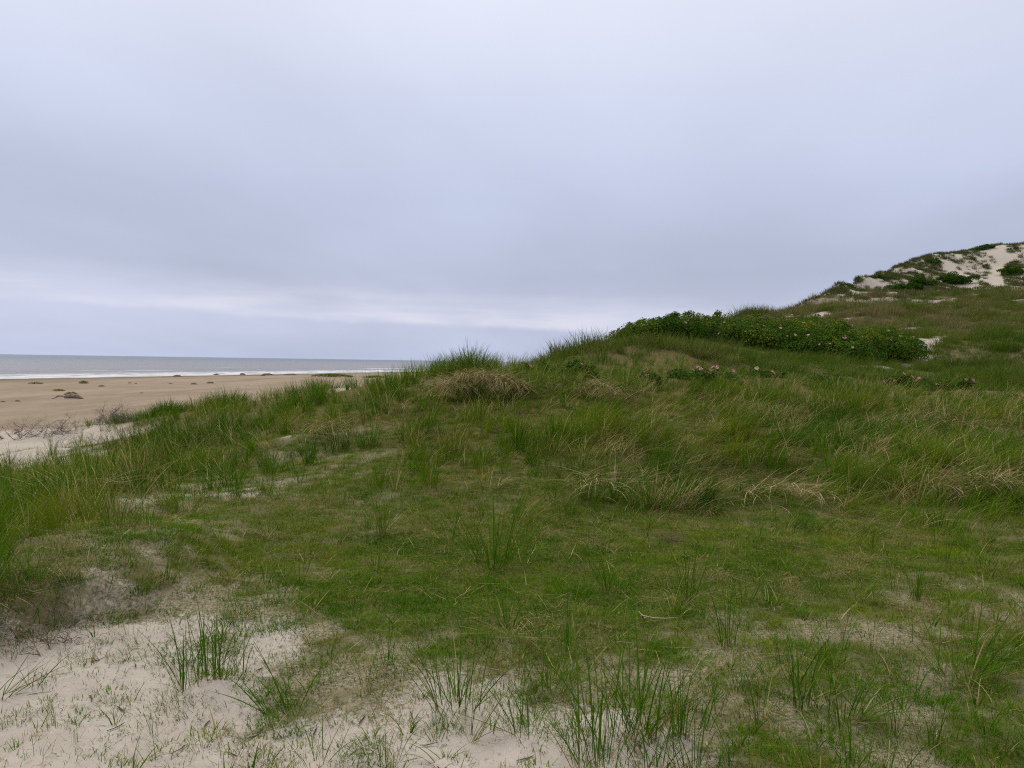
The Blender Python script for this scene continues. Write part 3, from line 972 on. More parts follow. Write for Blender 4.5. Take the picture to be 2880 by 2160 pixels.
# --- dunes beyond the first ridge
def build_far():
    protos = [proto('p', M_FAR, 40, .28, (.35, .75), (.05, .6), (.2, 1.0), (.012, .022), 3, 0.3) for k in range(5)]
    protos += [proto('p', M_FAR, 46, .42, (.25, .5), (.2, .9), (.3, 1.0), (.014, .026), 3, 0.3) for k in range(3)]
    xy = sample(20.5, 100.0, lambda d: 21.0 if d < 31 else (13 if d < 45 else 8.0), half=.85, side=4)
    x, y = xy.T
    s = inland(x, y)
    keep = (s > 99) & (x > -4 - 0.05 * y) & (np.hypot(x, y) > 20)
    x, y = x[keep], y[keep]
    sf = scrub_field(x, y)
    bare = sstep(.60, .70, fbm(x * .2, y * .5, 93) + (fbm(x * .9, y * .9, 99) - .5) * .35) * sstep(45, 60, np.hypot(x, y))
    keep = rng.random(len(x)) < sf * (1 - .93 * bare)
    x, y = x[keep], y[keep]
    n = len(x)
    d = np.hypot(x, y)
    patch = fbm(x * .16, y * .16, 91)
    browns = sstep(42, 62, d) * .55
    # greener around the thicket and on the right slope, brown heathy scrub higher up
    hue = np.clip(patch * 1.3 - .42 + browns + rng.normal(0, .14, n), 0, 1)
    dry = np.clip(.10 + browns * .5 + (fbm(x * .4, y * .4, 92) - .5) * .8, .03, .8)
    cl = fbm(x * .55, y * .55, 94)
    hue = np.clip(hue + (cl - .5) * .9, 0, 1)
    sc = (.38 + .5 * rng.random(n)) * (.80 + .2 * sstep(29, 40, d)) * (1 + .25 * sstep(45, 80, d)) * (.55 + .9 * patch) * (.5 + 1.0 * sstep(.3, .7, fbm(x * .8, y * .8, 98)))
    hc = sstep(.57, .66, fbm(x * .38, y * .38, 111)) * sstep(38, 50, d)
    hue = np.clip(hue - .55 * hc + rng.normal(0, .1, n), 0, 1); dry = np.clip(dry - .3 * hc, .02, .8); sc = sc * (1 + .25 * hc)
    gn_scatter('far_dune_grass', protos, ground_pts(np.stack([x, y], 1)), rng.normal(.2, .9, n), sc, rng.integers(0, 8, n), dry, hue,
               'green and brown rough grass on the dunes behind the first ridge', 'grass')
    # tufts on the tall dune
    protos = [proto('p', M_FACE, 26, .32, (.25, .55), (.05, .7), (.2, 1.0), (.035, .06), 3, 0.3) for k in range(5)]
    k = 120000
    x = 20 + 145 * rng.random(k); y = 82 + 95 * rng.random(k)
    fz = face_zone(x, y) * sstep(96, 101, inland(x, y))
    z = H(x, y)
    cl = fbm(x * .8, y * .2, 95) * .6 + fbm(x * 1.9, y * .8, 96) * .4
    big = fbm(x * .07, y * .07, 97)
    keep = rng.random(k) < fz * np.clip(sstep(.46, .58, cl + (big - .5) * .3) * .75 + .06, 0, 1) * (1 - path_mask(x, y))
    # crest line wears a green edge on its seaward side
    keep |= (rng.random(k) < .5 * fz * (1 - path_mask(x, y))) & (x / y < .50) & (H(x - 2, y + 1) < z - .9)
    x, y, z = x[keep], y[keep], z[keep]
    n = len(x)
    gn_scatter('tall_dune_grass', protos, np.stack([x, y, z], 1), rng.random(n) * 6.28, .7 + .7 * rng.random(n), rng.integers(0, 5, n),
               rng.random(n) * .3, np.clip(rng.normal(.40, .22, n), 0, 1), 'dark grass clumps dotted over the sandy face of the tall dune', 'grass')
    return n


build_marram()
build_turf()
build_shoots()
build_far()

# ------------------------------------------------------------------ single plants and found things
def leaf_meshes(mat, prefix, n=14):
    out = []
    for k in range(n):
        lean = 0.0
        curve = [0.15, 0.35, 0.55, 0.8, 1.15][k % 5] + rng.random() * .2
        V, q, t3, t, rd = blades(np.array([[0, 0, 0.0]]), np.array([0.0]), np.array([1.0]), np.array([lean]), np.array([curve]),
                                 np.array([0.014 + .007 * rng.random()]), 7, np.array([rng.random()]), np.array([rng.normal(0, .7)]), 2.2)
        out.append(mesh_np(prefix, V, q, t3, [mat], dict(t=t, rnd=rd)))
    return out


LEAF_G = leaf_meshes(M_LEAF, 'leaf', 20)
LEAF_D = leaf_meshes(M_LEAFDRY, 'dry_leaf', 8)


def tuft(px, py, hpx, n, label, lean=0.0, leanaz=0.0, open_=0.35, spread=0.04, dry=0.15, name='marram_tuft', group='single marram tufts in the foreground', lmin=.45):
    """a marram tuft rooted where the photo pixel meets the ground; hpx is its height in photo pixels"""
    p = hit(px, py)
    Lmax = hpx / FPX * p[1] * 1.08
    t = thing(name, p, label, 'grass tuft', group)
    sx = spread * (1.0 + Lmax)
    for k in range(int(n * 2.0)):
        isd = rng.random() < dry
        me = (LEAF_D if isd else LEAF_G)[rng.integers(0, len(LEAF_D if isd else LEAF_G))]
        o = obj('dry_leaf' if isd else 'leaf', me, t)
        a = rng.random() * 6.283
        r = sx * math.sqrt(rng.random())
        lx, ly = r * math.cos(a) * 1.4, r * math.sin(a) * .8
        gx, gy = p[0] + lx, p[1] + ly
        o.location = (lx, ly, float(H(gx, gy)) - p[2] - 0.012)
        L = Lmax * (lmin + (1 - lmin) * rng.random() ** .8) * (1.0 if not isd else .8)
        wx = .9 if L < .35 else .75
        o.scale = (L * wx, L * wx, L)
        az = math.atan2(math.sin(a) * (1 - lean) + lean * math.sin(leanaz) + rng.normal(0, .3), math.cos(a) * (1 - lean) + lean * math.cos(leanaz) + rng.normal(0, .3))
        til = abs(rng.normal(0, open_)) + lean * .55 + (.25 if isd else 0)
        o.rotation_euler = (0, min(til, 1.45), az)
    return t


TUFTS = [
    (545, 1925, 235, 16, 'left half of the big upright marram clump standing on bare sand', dict(open_=.22, spread=.05, leanaz=.3, lean=.08)),
    (610, 1905, 275, 16, 'right half of the big upright marram clump standing on bare sand', dict(open_=.2, spread=.05, lean=.15)),
    (675, 1888, 190, 6, 'slim upright shoot at the right edge of the big sand clump', dict(open_=.15, spread=.02, lean=.2)),
    (512, 1945, 150, 5, 'short splayed shoot at the left foot of the big sand clump', dict(open_=.5, spread=.02, lean=.4, leanaz=3.1)),
    (765, 2008, 190, 7, 'long blades lying over to the left on the sand below the big clump', dict(open_=.3, spread=.015, lean=.95, leanaz=2.85, dry=.0)),
    (822, 2008, 260, 6, 'thin tuft leaning up to the left, right of the blades lying on the sand', dict(open_=.12, spread=.015, lean=.6, leanaz=2.6, dry=.0)),
    (100, 1930, 150, 6, 'narrow tuft beside the bare slope near the left edge', dict(open_=.3, spread=.02, lean=.3)),
    (10, 1960, 220, 7, 'arching blades entering the picture at the left edge over sand', dict(open_=.4, spread=.03, lean=.9, leanaz=.25)),
    (210, 2080, 90, 7, 'small dark green sedge tuft in sand, lower left', dict(open_=.5, spread=.02)),
    (160, 2035, 80, 9, 'small bushy sedge tuft in sand near the lower left corner', dict(open_=.6, spread=.04)),
    (110, 2135, 95, 10, 'low dark sedge tuft at the bottom left corner', dict(open_=.7, spread=.04)),
    (375, 2150, 110, 12, 'sedge tuft at the bottom edge below the big sand clump', dict(open_=.5, spread=.04, lean=.3)),
    (435, 2070, 100, 5, 'three-bladed sedge shoot on open sand, lower left', dict(open_=.5, spread=.01)),
    (240, 1865, 75, 14, 'yellowish little grass tuft on the sand slope, left', dict(open_=.6, spread=.05, dry=.4)),
    (320, 1750, 65, 14, 'rusty dry little tuft at the foot of the eroded bank', dict(open_=.6, spread=.05, dry=.75)),
    (375, 1795, 80, 12, 'loose yellow-green tuft just right of the rusty dry one', dict(open_=.6, spread=.04, dry=.35)),
    (300, 1680, 85, 7, 'upright dark shoot on pale sand right of the left bank', dict(open_=.18, spread=.01, lean=.2)),
    (60, 1715, 150, 22, 'shaggy tuft hanging over the lip of the eroded bank, left edge', dict(open_=.6, spread=.08, lean=.5, leanaz=3.4, dry=.25)),
    (130, 1690, 150, 22, 'dense green tuft on top of the eroded bank', dict(open_=.5, spread=.08, lean=.35, leanaz=2.9, dry=.2)),
    (205, 1665, 120, 16, 'brown-tipped tuft at the right end of the eroded bank top', dict(open_=.55, spread=.07, dry=.4)),
    (40, 1650, 190, 26, 'tall leaning tuft above the eroded bank at the left edge', dict(open_=.4, spread=.09, lean=.45, leanaz=2.8, dry=.15)),
    (910, 2140, 190, 12, 'wide arching marram tuft at the bottom edge, left of centre', dict(open_=.6, spread=.05, leanaz=.2, lean=.2)),
    (1090, 2150, 160, 16, 'dense dark marram tuft at the bottom edge near the centre', dict(open_=.55, spread=.05)),
    (1285, 1985, 300, 22, 'tall spreading marram tuft on sand left of centre bottom', dict(open_=.38, spread=.05, lean=.18, leanaz=2.7)),
    (1240, 1965, 170, 8, 'short splayed tuft touching the left of the tall spreading one', dict(open_=.5, spread=.04, lean=.4, leanaz=2.9, dry=.3)),
    (1465, 2065, 230, 16, 'fan-shaped marram tuft on sand in the lower middle', dict(open_=.42, spread=.04)),
    (1340, 2090, 260, 6, 'straw-coloured thin stalks leaning right, lower middle', dict(open_=.15, spread=.02, lean=.7, leanaz=.35, dry=.6)),
    (1555, 1935, 230, 18, 'leaf-rich marram tuft above the fan-shaped one', dict(open_=.28, spread=.05, lean=.25, leanaz=.2)),
    (1690, 2085, 400, 12, 'left tuft of the tallest marram group in the foreground', dict(open_=.3, spread=.06, lean=.1)),
    (1740, 2055, 380, 13, 'middle tuft of the tallest marram group in the foreground', dict(open_=.3, spread=.07, lean=.12)),
    (1825, 2060, 410, 17, 'right, densest tuft of the tallest marram group in the foreground', dict(open_=.24, spread=.05, lean=.15)),
    (1912, 2070, 270, 11, 'stiff narrow upright tuft beside the tallest marram group', dict(open_=.08, spread=.02, dry=.05)),
    (1975, 2055, 190, 8, 'small tuft arching right, right of the stiff narrow tuft', dict(open_=.2, spread=.02, lean=.5, leanaz=.2)),
    (1690, 2158, 260, 18, 'tuft cut by the bottom edge below the tallest group', dict(open_=.4, spread=.06)),
    (1830, 2165, 250, 14, 'second bottom-edge tuft, right of centre', dict(open_=.4, spread=.05)),
    (1955, 2165, 240, 16, 'bottom-edge tuft with a tall thin stalk, right of centre', dict(open_=.4, spread=.05)),
    (2050, 2150, 150, 9, 'V-shaped small tuft at the bottom edge, right', dict(open_=.45, spread=.015)),
    (2140, 2020, 200, 14, 'wide open marram tuft in the right foreground', dict(open_=.45, spread=.04)),
    (2255, 1985, 250, 15, 'tall thin-bladed tuft in the right foreground', dict(open_=.28, spread=.03)),
    (2380, 2020, 240, 24, 'dense round tuft leaning right in the right foreground', dict(open_=.4, spread=.05, lean=.3)),
    (2290, 2150, 180, 14, 'dark tuft at the bottom edge in the right third', dict(open_=.45, spread=.05)),
    (2410, 2155, 200, 12, 'loose tuft at the bottom edge, right third', dict(open_=.4, spread=.05)),
    (2620, 2090, 180, 12, 'thin tuft on mossy ground, lower right', dict(open_=.4, spread=.04)),
    (2540, 1985, 190, 12, 'spindly tuft between moss patches in the right foreground', dict(open_=.4, spread=.04)),
    (2715, 1905, 270, 34, 'big dense tuft swept to the right near the right edge', dict(open_=.42, spread=.07, lean=.45, leanaz=.25)),
    (2790, 1860, 200, 18, 'swept tuft at the right edge behind the big dense one', dict(open_=.42, spread=.05, lean=.5, leanaz=.2)),
    (2780, 2120, 140, 14, 'low arching tuft in the bottom right corner', dict(open_=.7, spread=.05, dry=.3)),
    (2050, 1820, 230, 11, 'slender tuft on turf in the right middle', dict(open_=.2, spread=.02)),
    (2580, 1690, 140, 9, 'single upright dark shoot on turf, right', dict(open_=.05, spread=.01, dry=0)),
    (2420, 1700, 140, 16, 'low leafy tuft leaning right on turf, right', dict(open_=.5, spread=.04, lean=.5, leanaz=.3)),
    (1935, 1690, 230, 14, 'slim tuft with a dark red base on turf, right of centre', dict(open_=.22, spread=.02)),
    (2090, 1700, 150, 10, 'small tuft on turf to the right of the red-based one', dict(open_=.4, spread=.03)),
    (1595, 1835, 220, 11, 'dark upright shoot rising above the lower middle turf edge', dict(open_=.1, spread=.02)),
    (1430, 1765, 140, 12, 'short green tuft on the lush dark turf patch', dict(open_=.4, spread=.03)),
    (1395, 1600, 290, 26, 'large open marram tuft in the middle of the turf', dict(open_=.42, spread=.05, leanaz=.5, lean=.15)),
    (1330, 1580, 170, 10, 'smaller tuft left of the large open one in the turf', dict(open_=.35, spread=.03)),
    (1480, 1590, 160, 9, 'thin tuft right of the large open one in the turf', dict(open_=.35, spread=.03, lean=.3)),
    (1710, 1665, 170, 9, 'spindly dark tuft on turf between centre and right', dict(open_=.25, spread=.02)),
    (1265, 1530, 190, 8, 'leaning thin tuft above the turf, left of the large open one', dict(open_=.25, spread=.02, lean=.3, leanaz=2.6)),
    (1070, 1505, 200, 15, 'neat upright tuft with a pale dry base on turf, left middle', dict(open_=.3, spread=.03, dry=.25)),
    (1055, 1610, 130, 8, 'small upright tuft on turf below the pale-based one', dict(open_=.25, spread=.02)),
    (745, 1640, 150, 5, 'lone thin crossing blades on turf in the left middle', dict(open_=.35, spread=.02)),
    (640, 1560, 110, 5, 'small shoot on thin turf, left', dict(open_=.3, spread=.02)),
    (470, 1640, 110, 6, 'small shoot at the edge of the pale sand, left', dict(open_=.3, spread=.02)),
    (420, 1480, 150, 22, 'lush green tuft at the right end of the left grass bank', dict(open_=.35, spread=.06)),
    (330, 1490, 170, 22, 'lush dark tuft on the left grass bank, second from its right end', dict(open_=.35, spread=.06)),
    (520, 1440, 130, 14, 'tuft on the small white sand patch, left', dict(open_=.3, spread=.05)),
    (660, 1400, 150, 16, 'bright green tuft in front of the small white sand patch', dict(open_=.25, spread=.05)),
    (590, 1410, 130, 14, 'bright green tuft on the left of the small white sand patch', dict(open_=.25, spread=.05)),
    (845, 1350, 120, 12, 'thin tuft at the foot of the grassy ridge, left of centre', dict(open_=.3, spread=.04)),
    (1220, 1380, 150, 12, 'fresh tuft at the foot of the grassy slope, centre', dict(open_=.35, spread=.04)),
]
for px, py, hp, n, lab, kw in TUFTS:
    tuft(px, py, hp, n, lab, **kw)


def blade_part(name, parent, mat, P, az, L, lean, curve, w, segs=6):
    n = len(az)
    V, q, t3, t, rd = blades(P, az, L, lean, curve, w, segs, rng.random(n), rng.normal(0, .5, n))
    return obj(name, mesh_np(name, V, q, t3, [mat], dict(t=t, rnd=rd)), parent)


def U(a, b, n):
    return a + (b - a) * rng.random(n)


def tussock(px, py, D, wid, hgt, n, ndry, label, seed_head=0, lean=.3):
    p = at(px, py, D); p[2] = float(H(p[0], p[1]))
    t = thing('marram_tussock', p, label, 'grass tuft', 'big marram tussocks on the ridges')

    def part(nm, mat, n, hs, ln):
        a = rng.random(n) * 6.283; r = np.sqrt(rng.random(n))
        B = np.stack([wid * .5 * r * np.cos(a), wid * .35 * r * np.sin(a), np.zeros(n)], 1)
        B[:, 2] = H(p[0] + B[:, 0], p[1] + B[:, 1]) - p[2] - .02
        az = np.arctan2(np.sin(a) * .7 + rng.normal(0, .4, n), np.cos(a) * .7 + lean + rng.normal(0, .4, n))
        L = hs * U(.55, 1.05, n) * (1.1 - .45 * r)
        blade_part(nm, t, mat, B, az, L, U(.0, .45, n) * (ln + r), U(.2, 1.1, n), U(.008, .014, n) * max(D, 10) / 18)
    part('green_leaves', M_LEAF, n, hgt, .4)
    part('dry_leaves', M_LEAFDRY, ndry, hgt * .9, .9)
    return t


tussock(1325, 1030, 16.6, 1.0, .74, 420, 150, 'round tussock on the highest point of the near ridge against the sky', lean=.1)
tussock(1260, 1040, 16.8, .9, .48, 180, 50, 'green tussock just left of the ridge top tussock', lean=0)
tussock(1675, 965, 23.0, 1.3, .50, 520, 340, 'brownish tussock on the second ridge, left of the rose thicket')
tussock(1625, 985, 22.6, .9, .48, 420, 120, 'dark seaward tussock at the left end of the second ridge', lean=-.2)
tussock(465, 1165, 18.0, .9, .52, 520, 10, 'dark green cushion tussock where the grass ridge meets the beach', lean=.1)
tussock(640, 1148, 18.2, .9, .60, 460, 20, 'dark tussock with long blades on the ridge left of centre', lean=.1)
tussock(905, 1105, 18.3, 1.1, .5, 220, 60, 'tussock on the ridge in front of the sea, left of centre', lean=.1)
tussock(2035, 1075, 17.0, .8, .45, 60, 200, 'rust-brown tussock right of the pink roses in the grass')


# --- matted straw overhangs
def thatch(px0, px1, row, Doff, n, lift, label):
    c = hit((px0 + px1) / 2, row + 30)
    D = c[1] + Doff
    xs_ = [at(px0, row, D), at(px1, row, D)]
    t = thing('straw_thatch', (c[0], D, float(H(c[0], D))), label, 'dry grass', 'collapsed mats of dry marram')
    o = np.array(t.location)

    def roots(k):
        f = rng.random(k)
        x = xs_[0][0] + (xs_[1][0] - xs_[0][0]) * f
        y = D + rng.normal(0, .16, k)
        bow = 1 - (2 * f - 1) ** 2
        z = H(x, y) + lift * (.35 + .65 * bow) * rng.random(k) ** .35
        return np.stack([x, y, z], 1) - o
    k = n
    blade_part('combed_straw', t, M_STRAW, roots(k), np.where(rng.random(k) < .7, rng.normal(0, .5, k), rng.normal(3.1, .5, k)), U(.35, .75, k), U(1.0, 1.5, k), U(.2, .8, k), U(.006, .012, k))
    k = int(n * .8)
    blade_part('hanging_straw', t, M_STRAW, roots(k) + np.array([0, -.12, 0]), rng.normal(-1.4, .7, k), U(.3, .6, k), U(.9, 1.4, k), U(.8, 1.5, k), U(.008, .013, k))
    k = int(n * .2)
    blade_part('green_leaves', t, M_LEAF, roots(k) - np.array([0, .1, lift * .6]), rng.normal(.4, 1.2, k), U(.3, .55, k), U(.3, .9, k), U(.4, 1.0, k), U(.005, .008, k))


thatch(1225, 1475, 1092, -.1, 900, .50, 'long overhanging mat of dry straw near the middle of the ridge')
thatch(1620, 1750, 1085, -.1, 170, .30, 'small arched mat of dry straw right of the long one')
thatch(1600, 1760, 1345, -.1, 60, .18, 'low pale straw mat at the foot of the slope, centre')
thatch(2600, 2850, 1345, -.1, 110, .24, 'bright combed straw mat low on the right slope')
thatch(2440, 2760, 1180, 0, 110, .26, 'faded straw band higher up on the right slope')
thatch(90, 270, 1385, 0, 90, .24, 'brown straw mat in the grass at the left edge')
thatch(2060, 2360, 1380, 0, 80, .22, 'crossing dry stalks low on the slope, right of centre')
thatch(870, 980, 1200, 0, 90, .24, 'small grey straw hollow on the ridge, left of centre')


# --- twigs
def tubes(paths, radii, sides=4):
    V, Q, T = [], [], []
    for P, rr in zip(paths, radii):
        P = np.asarray(P, float); m = len(P)
        b = len(V)
        for k in range(m):
            d = P[min(k + 1, m - 1)] - P[max(k - 1, 0)]
            d = d / (np.linalg.norm(d) + 1e-9)
            a = np.cross(d, [0.31, 0.2, 0.93]); a /= np.linalg.norm(a) + 1e-9
            c = np.cross(d, a)
            for s in range(sides):
                ph = 2 * math.pi * s / sides
                V.append(P[k] + rr[k] * (a * math.cos(ph) + c * math.sin(ph)))
        for k in range(m - 1):
            for s in range(sides):
                s2 = (s + 1) % sides
                Q.append((b + k * sides + s, b + k * sides + s2, b + (k + 1) * sides + s2, b + (k + 1) * sides + s))
    return np.array(V), np.array(Q)


def crooked(start, dirv, L, segs, jit):
    P = [np.array(start, float)]
    d = np.array(dirv, float); d /= np.linalg.norm(d)
    for k in range(segs):
        d = d + rng.normal(0, jit, 3); d /= np.linalg.norm(d)
        P.append(P[-1] + d * L / segs)
    return P


def brush(p, label, width, hgt, nmain, ntw, rad, mat, name='dead_brush', cat='dead twigs', group='dead twigs left of the dune', flat=.6, twl=.45):
    t = thing(name, p, label, cat, group)
    for k in range(nmain):
        az = rng.random() * 6.283
        el_ = rng.random() * (1 - flat) * 1.4 + .12
        st = np.array([rng.normal(0, width * .22), rng.normal(0, width * .12), -.02])
        st[2] += float(H(p[0] + st[0], p[1] + st[1])) - p[2]
        L = (hgt / math.sin(el_ + .25)) * (.6 + .4 * rng.random()); L = min(L, width * .8)
        main = crooked(st, (math.cos(az) * math.cos(el_), math.sin(az) * math.cos(el_) * .5, math.sin(el_)), L, 7, .22)
        paths, radii = [main], [np.linspace(rad, rad * .35, len(main))]
        for j in range(ntw):
            i = rng.integers(1, len(main))
            tw = crooked(main[i], (rng.normal(0, 1), rng.normal(0, .6), abs(rng.normal(.5, .5))), L * twl * rng.random() + .08, 4, .3)
            paths.append(tw); radii.append(np.linspace(rad * .45, rad * .18, len(tw)))
            for jj in range(2):
                i2 = rng.integers(1, len(tw))
                t2 = crooked(tw[i2], (rng.normal(0, 1), rng.normal(0, .6), abs(rng.normal(.4, .5))), L * .18 * rng.random() + .05, 3, .3)
                paths.append(t2); radii.append(np.linspace(rad * .25, rad * .15, len(t2)))
        V, Q = tubes(paths, radii, 3)
        V[:, 2] = np.maximum(V[:, 2], -.05)
        obj('branch', mesh_np('branch', V, Q, None, [mat]), t)
    return t


def on(px, py, **k):
    return hit(px, py, **k)


brush(on(28, 1225), 'dark crooked branches lying on sand at the left edge', 1.0, .28, 4, 4, .018, M_TWIGD, flat=.8)
brush(on(55, 1235), 'thin dark twigs sprawling over pale sand at far left', .8, .2, 3, 5, .009, M_TWIGD, flat=.8)
brush(on(105, 1225), 'matted grey-brown brushwood on the pale sand crest', 1.1, .35, 7, 14, .008, M_TWIG)
brush(on(150, 1222), 'loose brown brushwood trailing right along the sand crest', 1.0, .28, 6, 12, .007, M_TWIG)
brush(on(205, 1215), 'sparse low twigs between the brushwood and the round dry bush', .9, .22, 5, 9, .006, M_TWIG)
brush(on(305, 1192), 'rounded grey dry bush beside the grass bank on the sand', .9, .45, 12, 24, .007, M_TWIG, name='dry_bush', flat=.3)
brush(on(345, 1180), 'wispy dry stalks behind the rounded grey bush', .9, .42, 6, 10, .006, M_TWIG, flat=.2)
brush(on(85, 1205), 'rust-red withered stalk sticking up from the brushwood', .35, .32, 2, 8, .009, M_TWIGR, flat=.1)
brush(on(20, 1205), 'thin upright dry stalks at the left edge of the sand', .6, .42, 7, 1, .005, M_TWIG, flat=.0, twl=.2)
brush(on(260, 1250), 'faint dry seedling stalks on the sand slope below the bush', .9, .2, 6, 5, .005, M_TWIG, flat=.3)
brush(on(165, 1255), 'bleached stalks on the sand below the brushwood', .9, .22, 7, 4, .005, M_TWIG, flat=.2)
for px, py, w, lab in [(60, 1780, .45, 'dark root tangle hanging from the eroded bank, left edge'), (140, 1770, .5, 'brown root tangle in the middle of the eroded bank'),
                       (215, 1740, .45, 'pale dead moss and roots at the right end of the eroded bank'), (120, 1825, .4, 'loose roots fallen at the foot of the eroded bank')]:
    brush(on(px, py), lab, w, .08, 5, 6, .0045, M_TWIGB if 'dark' in lab or 'loose' in lab else M_TWIG, name='root_tangle', cat='roots', group='roots in the eroded bank', flat=.75)
brush(on(1900, 1525), 'curled dark brown dead clump on the turf, right of centre', .16, .06, 9, 5, .004, M_TWIGB, name='dead_clump', cat='dead plant', group=None, flat=.6)
brush(on(985, 1512), 'reddish dead stalk base in the turf, left middle', .10, .16, 3, 1, .005, M_TWIGR, name='dead_stalk', cat='dead plant', group=None, flat=.05)
_p = on(1825, 1750)
_t = thing('broken_reed', _p, 'pale broken reed lying on turf below centre right', 'straw')
V, Q = tubes([[(-.06, .02, .06), (-.04, 0, .04), (.03, -.01, .03), (.10, .01, .022), (.20, .05, .018)]], [[.003, .005, .004, .003, .0015]], 5)
obj('stalk', mesh_np('stalk', V, Q, None, [simple_mat('bleached_reed', (.42, .34, .2), (.5, .42, .28), 20)]), _t)
V, Q = tubes([[(-.04, 0, .035), (-.03, .02, .015), (0, .06, .012)]], [[.006, .005, .002]], 5)
obj('leaf_sheath', mesh_np('leaf_sheath', V, Q, None, [simple_mat('reed_sheath', (.38, .27, .14), (.45, .34, .2), 20)]), _t)
for j in range(14):
    px, py = sorted([(700, 2080), (330, 1990), (820, 1900), (520, 2100), (640, 2120), (1010, 2040), (380, 1880), (1500, 2130), (250, 1960), (880, 2070), (1180, 2100), (720, 1890), (590, 2030), (300, 2060)])[j]
    V, Q = tubes([crooked((0, 0, .004), (rng.normal(), rng.normal(), 0.02), .05 + .05 * rng.random(), 3, .15)], [[.003, .004, .004, .002]], 4)
    V[:, 2] = .006 + np.abs(V[:, 2]) * .3
    o = obj('plant_scrap', mesh_np('plant_scrap', V, Q, None, [M_TWIGD]), None, on(px, py))
    tag(o, '%s tiny dark plant scrap from the left on the foreground sand' % ['first', 'second', 'third', 'fourth', 'fifth', 'sixth', 'seventh', 'eighth', 'ninth', 'tenth', 'eleventh', 'twelfth', 'thirteenth', 'fourteenth'][j], 'plant debris', 'scraps on the foreground sand')


# --- bushes: leaves spread through a set of lumps
def leaf_cloud(C, RAD, n_per, size, hue):
    """C centres (k,3), RAD radii (k,3): small folded leaves through each lump, denser near its skin"""
    k = len(C)
    idx = np.repeat(np.arange(k), n_per)
    n = len(idx)
    d = rng.normal(0, 1, (n, 3)); d /= np.linalg.norm(d, axis=1)[:, None]
    d[:, 2] = np.where(d[:, 2] < -.25, -d[:, 2], d[:, 2])
    r = 1 - .55 * rng.random(n) ** 2.2
    wob = 1 + .22 * (fbm(d[:, 0] * 3 + idx * 7.3, d[:, 1] * 3 + d[:, 2] * 3, 101) - .5) * 2
    P = C[idx] + d * RAD[idx] * (r * wob)[:, None]
    nrm = d * .8 + rng.normal(0, .6, (n, 3)) + np.array([0, 0, .5]); nrm /= np.linalg.norm(nrm, axis=1)[:, None]
    a = np.cross(nrm, rng.normal(0, 1, (n, 3))); a /= np.linalg.norm(a, axis=1)[:, None]
    b = np.cross(nrm, a)
    s = (size * (.6 + .8 * rng.random(n)))[:, None]
    V = np.stack([P - a * s, P + b * s * .55 + nrm * s * .15, P + a * s, P - b * s * .55 + nrm * s * .15], 1).reshape(-1, 3)
    i = np.arange(n)[:, None] * 4
    T = np.concatenate([i + np.array([[0, 1, 2]]), i + np.array([[0, 2, 3]])], 0)
    rnd = np.clip(hue[idx] + rng.normal(0, .17, n), 0, 1)
    return V, T, np.repeat(rnd, 4), P, d


def flower_mesh(mat, r):
    V, T = [], []
    for k in range(5):
        a = k * 2 * math.pi / 5
        b = len(V)
        for (rr, da, z) in ((.12, 0, 0), (.75, -.5, .22), (1.0, -.22, .34), (1.0, .22, .34), (.75, .5, .22)):
            V.append((r * rr * math.cos(a + da), r * rr * math.sin(a + da), r * z))
        T += [(b, b + 1, b + 2), (b, b + 2, b + 3), (b, b + 3, b + 4)]
    return mesh_np('flower', V, None, T, [mat])


def heart_mesh(r):
    V = [(0, 0, .2 * r)] + [(r * .22 * math.cos(a), r * .22 * math.sin(a), .08 * r) for a in np.linspace(0, 2 * math.pi, 7)[:-1]]
    return mesh_np('flower_heart', V, None, [(0, 1 + k, 1 + (k + 1) % 6) for k in range(6)], [M_HEART])


FLOWERS = [flower_mesh(M_PETAL, .05), flower_mesh(M_PETALP, .055)]
HEART = heart_mesh(.05)


def add_flowers(t, P, d, n, pale, scale=1.0, toward=.5):
    # flowers open on the outer leaves, facing up and to the light side
    sel = np.where((d[:, 2] > .0) & (d[:, 1] < .35))[0]
    for i in rng.choice(sel, min(n, len(sel)), replace=False):
        nv = Vector((d[i, 0] * .6 + rng.normal(0, .3), d[i, 1] * .5 - toward + rng.normal(0, .3), .8)).normalized()
        o = obj('flower', FLOWERS[1 if rng.random() < pale else 0], t, Vector(P[i]) + nv * .05)
        o.rotation_euler = nv.to_track_quat('Z', 'Y').to_euler()
        sc = scale * (.7 + .5 * rng.random()); o.scale = (sc, sc, sc)
        obj('flower_heart', HEART, o)


def stems(t, C, base, mat=M_TWIGD, rad=.012):
    paths, radii = [], []
    for c in C[:: max(1, len(C) // 60)]:
        st = np.array([c[0] * .85 + base[0] * .0, c[1], c[2] - .6])
        P = crooked(st, (rng.normal(0, .3), rng.normal(0, .3), 1), .7, 4, .18)
        paths.append(P); radii.append(np.linspace(rad, rad * .4, len(P)))
    V, Q = tubes(paths, radii, 4)
    obj('stems', mesh_np('stems', V, Q, None, [mat]), t)


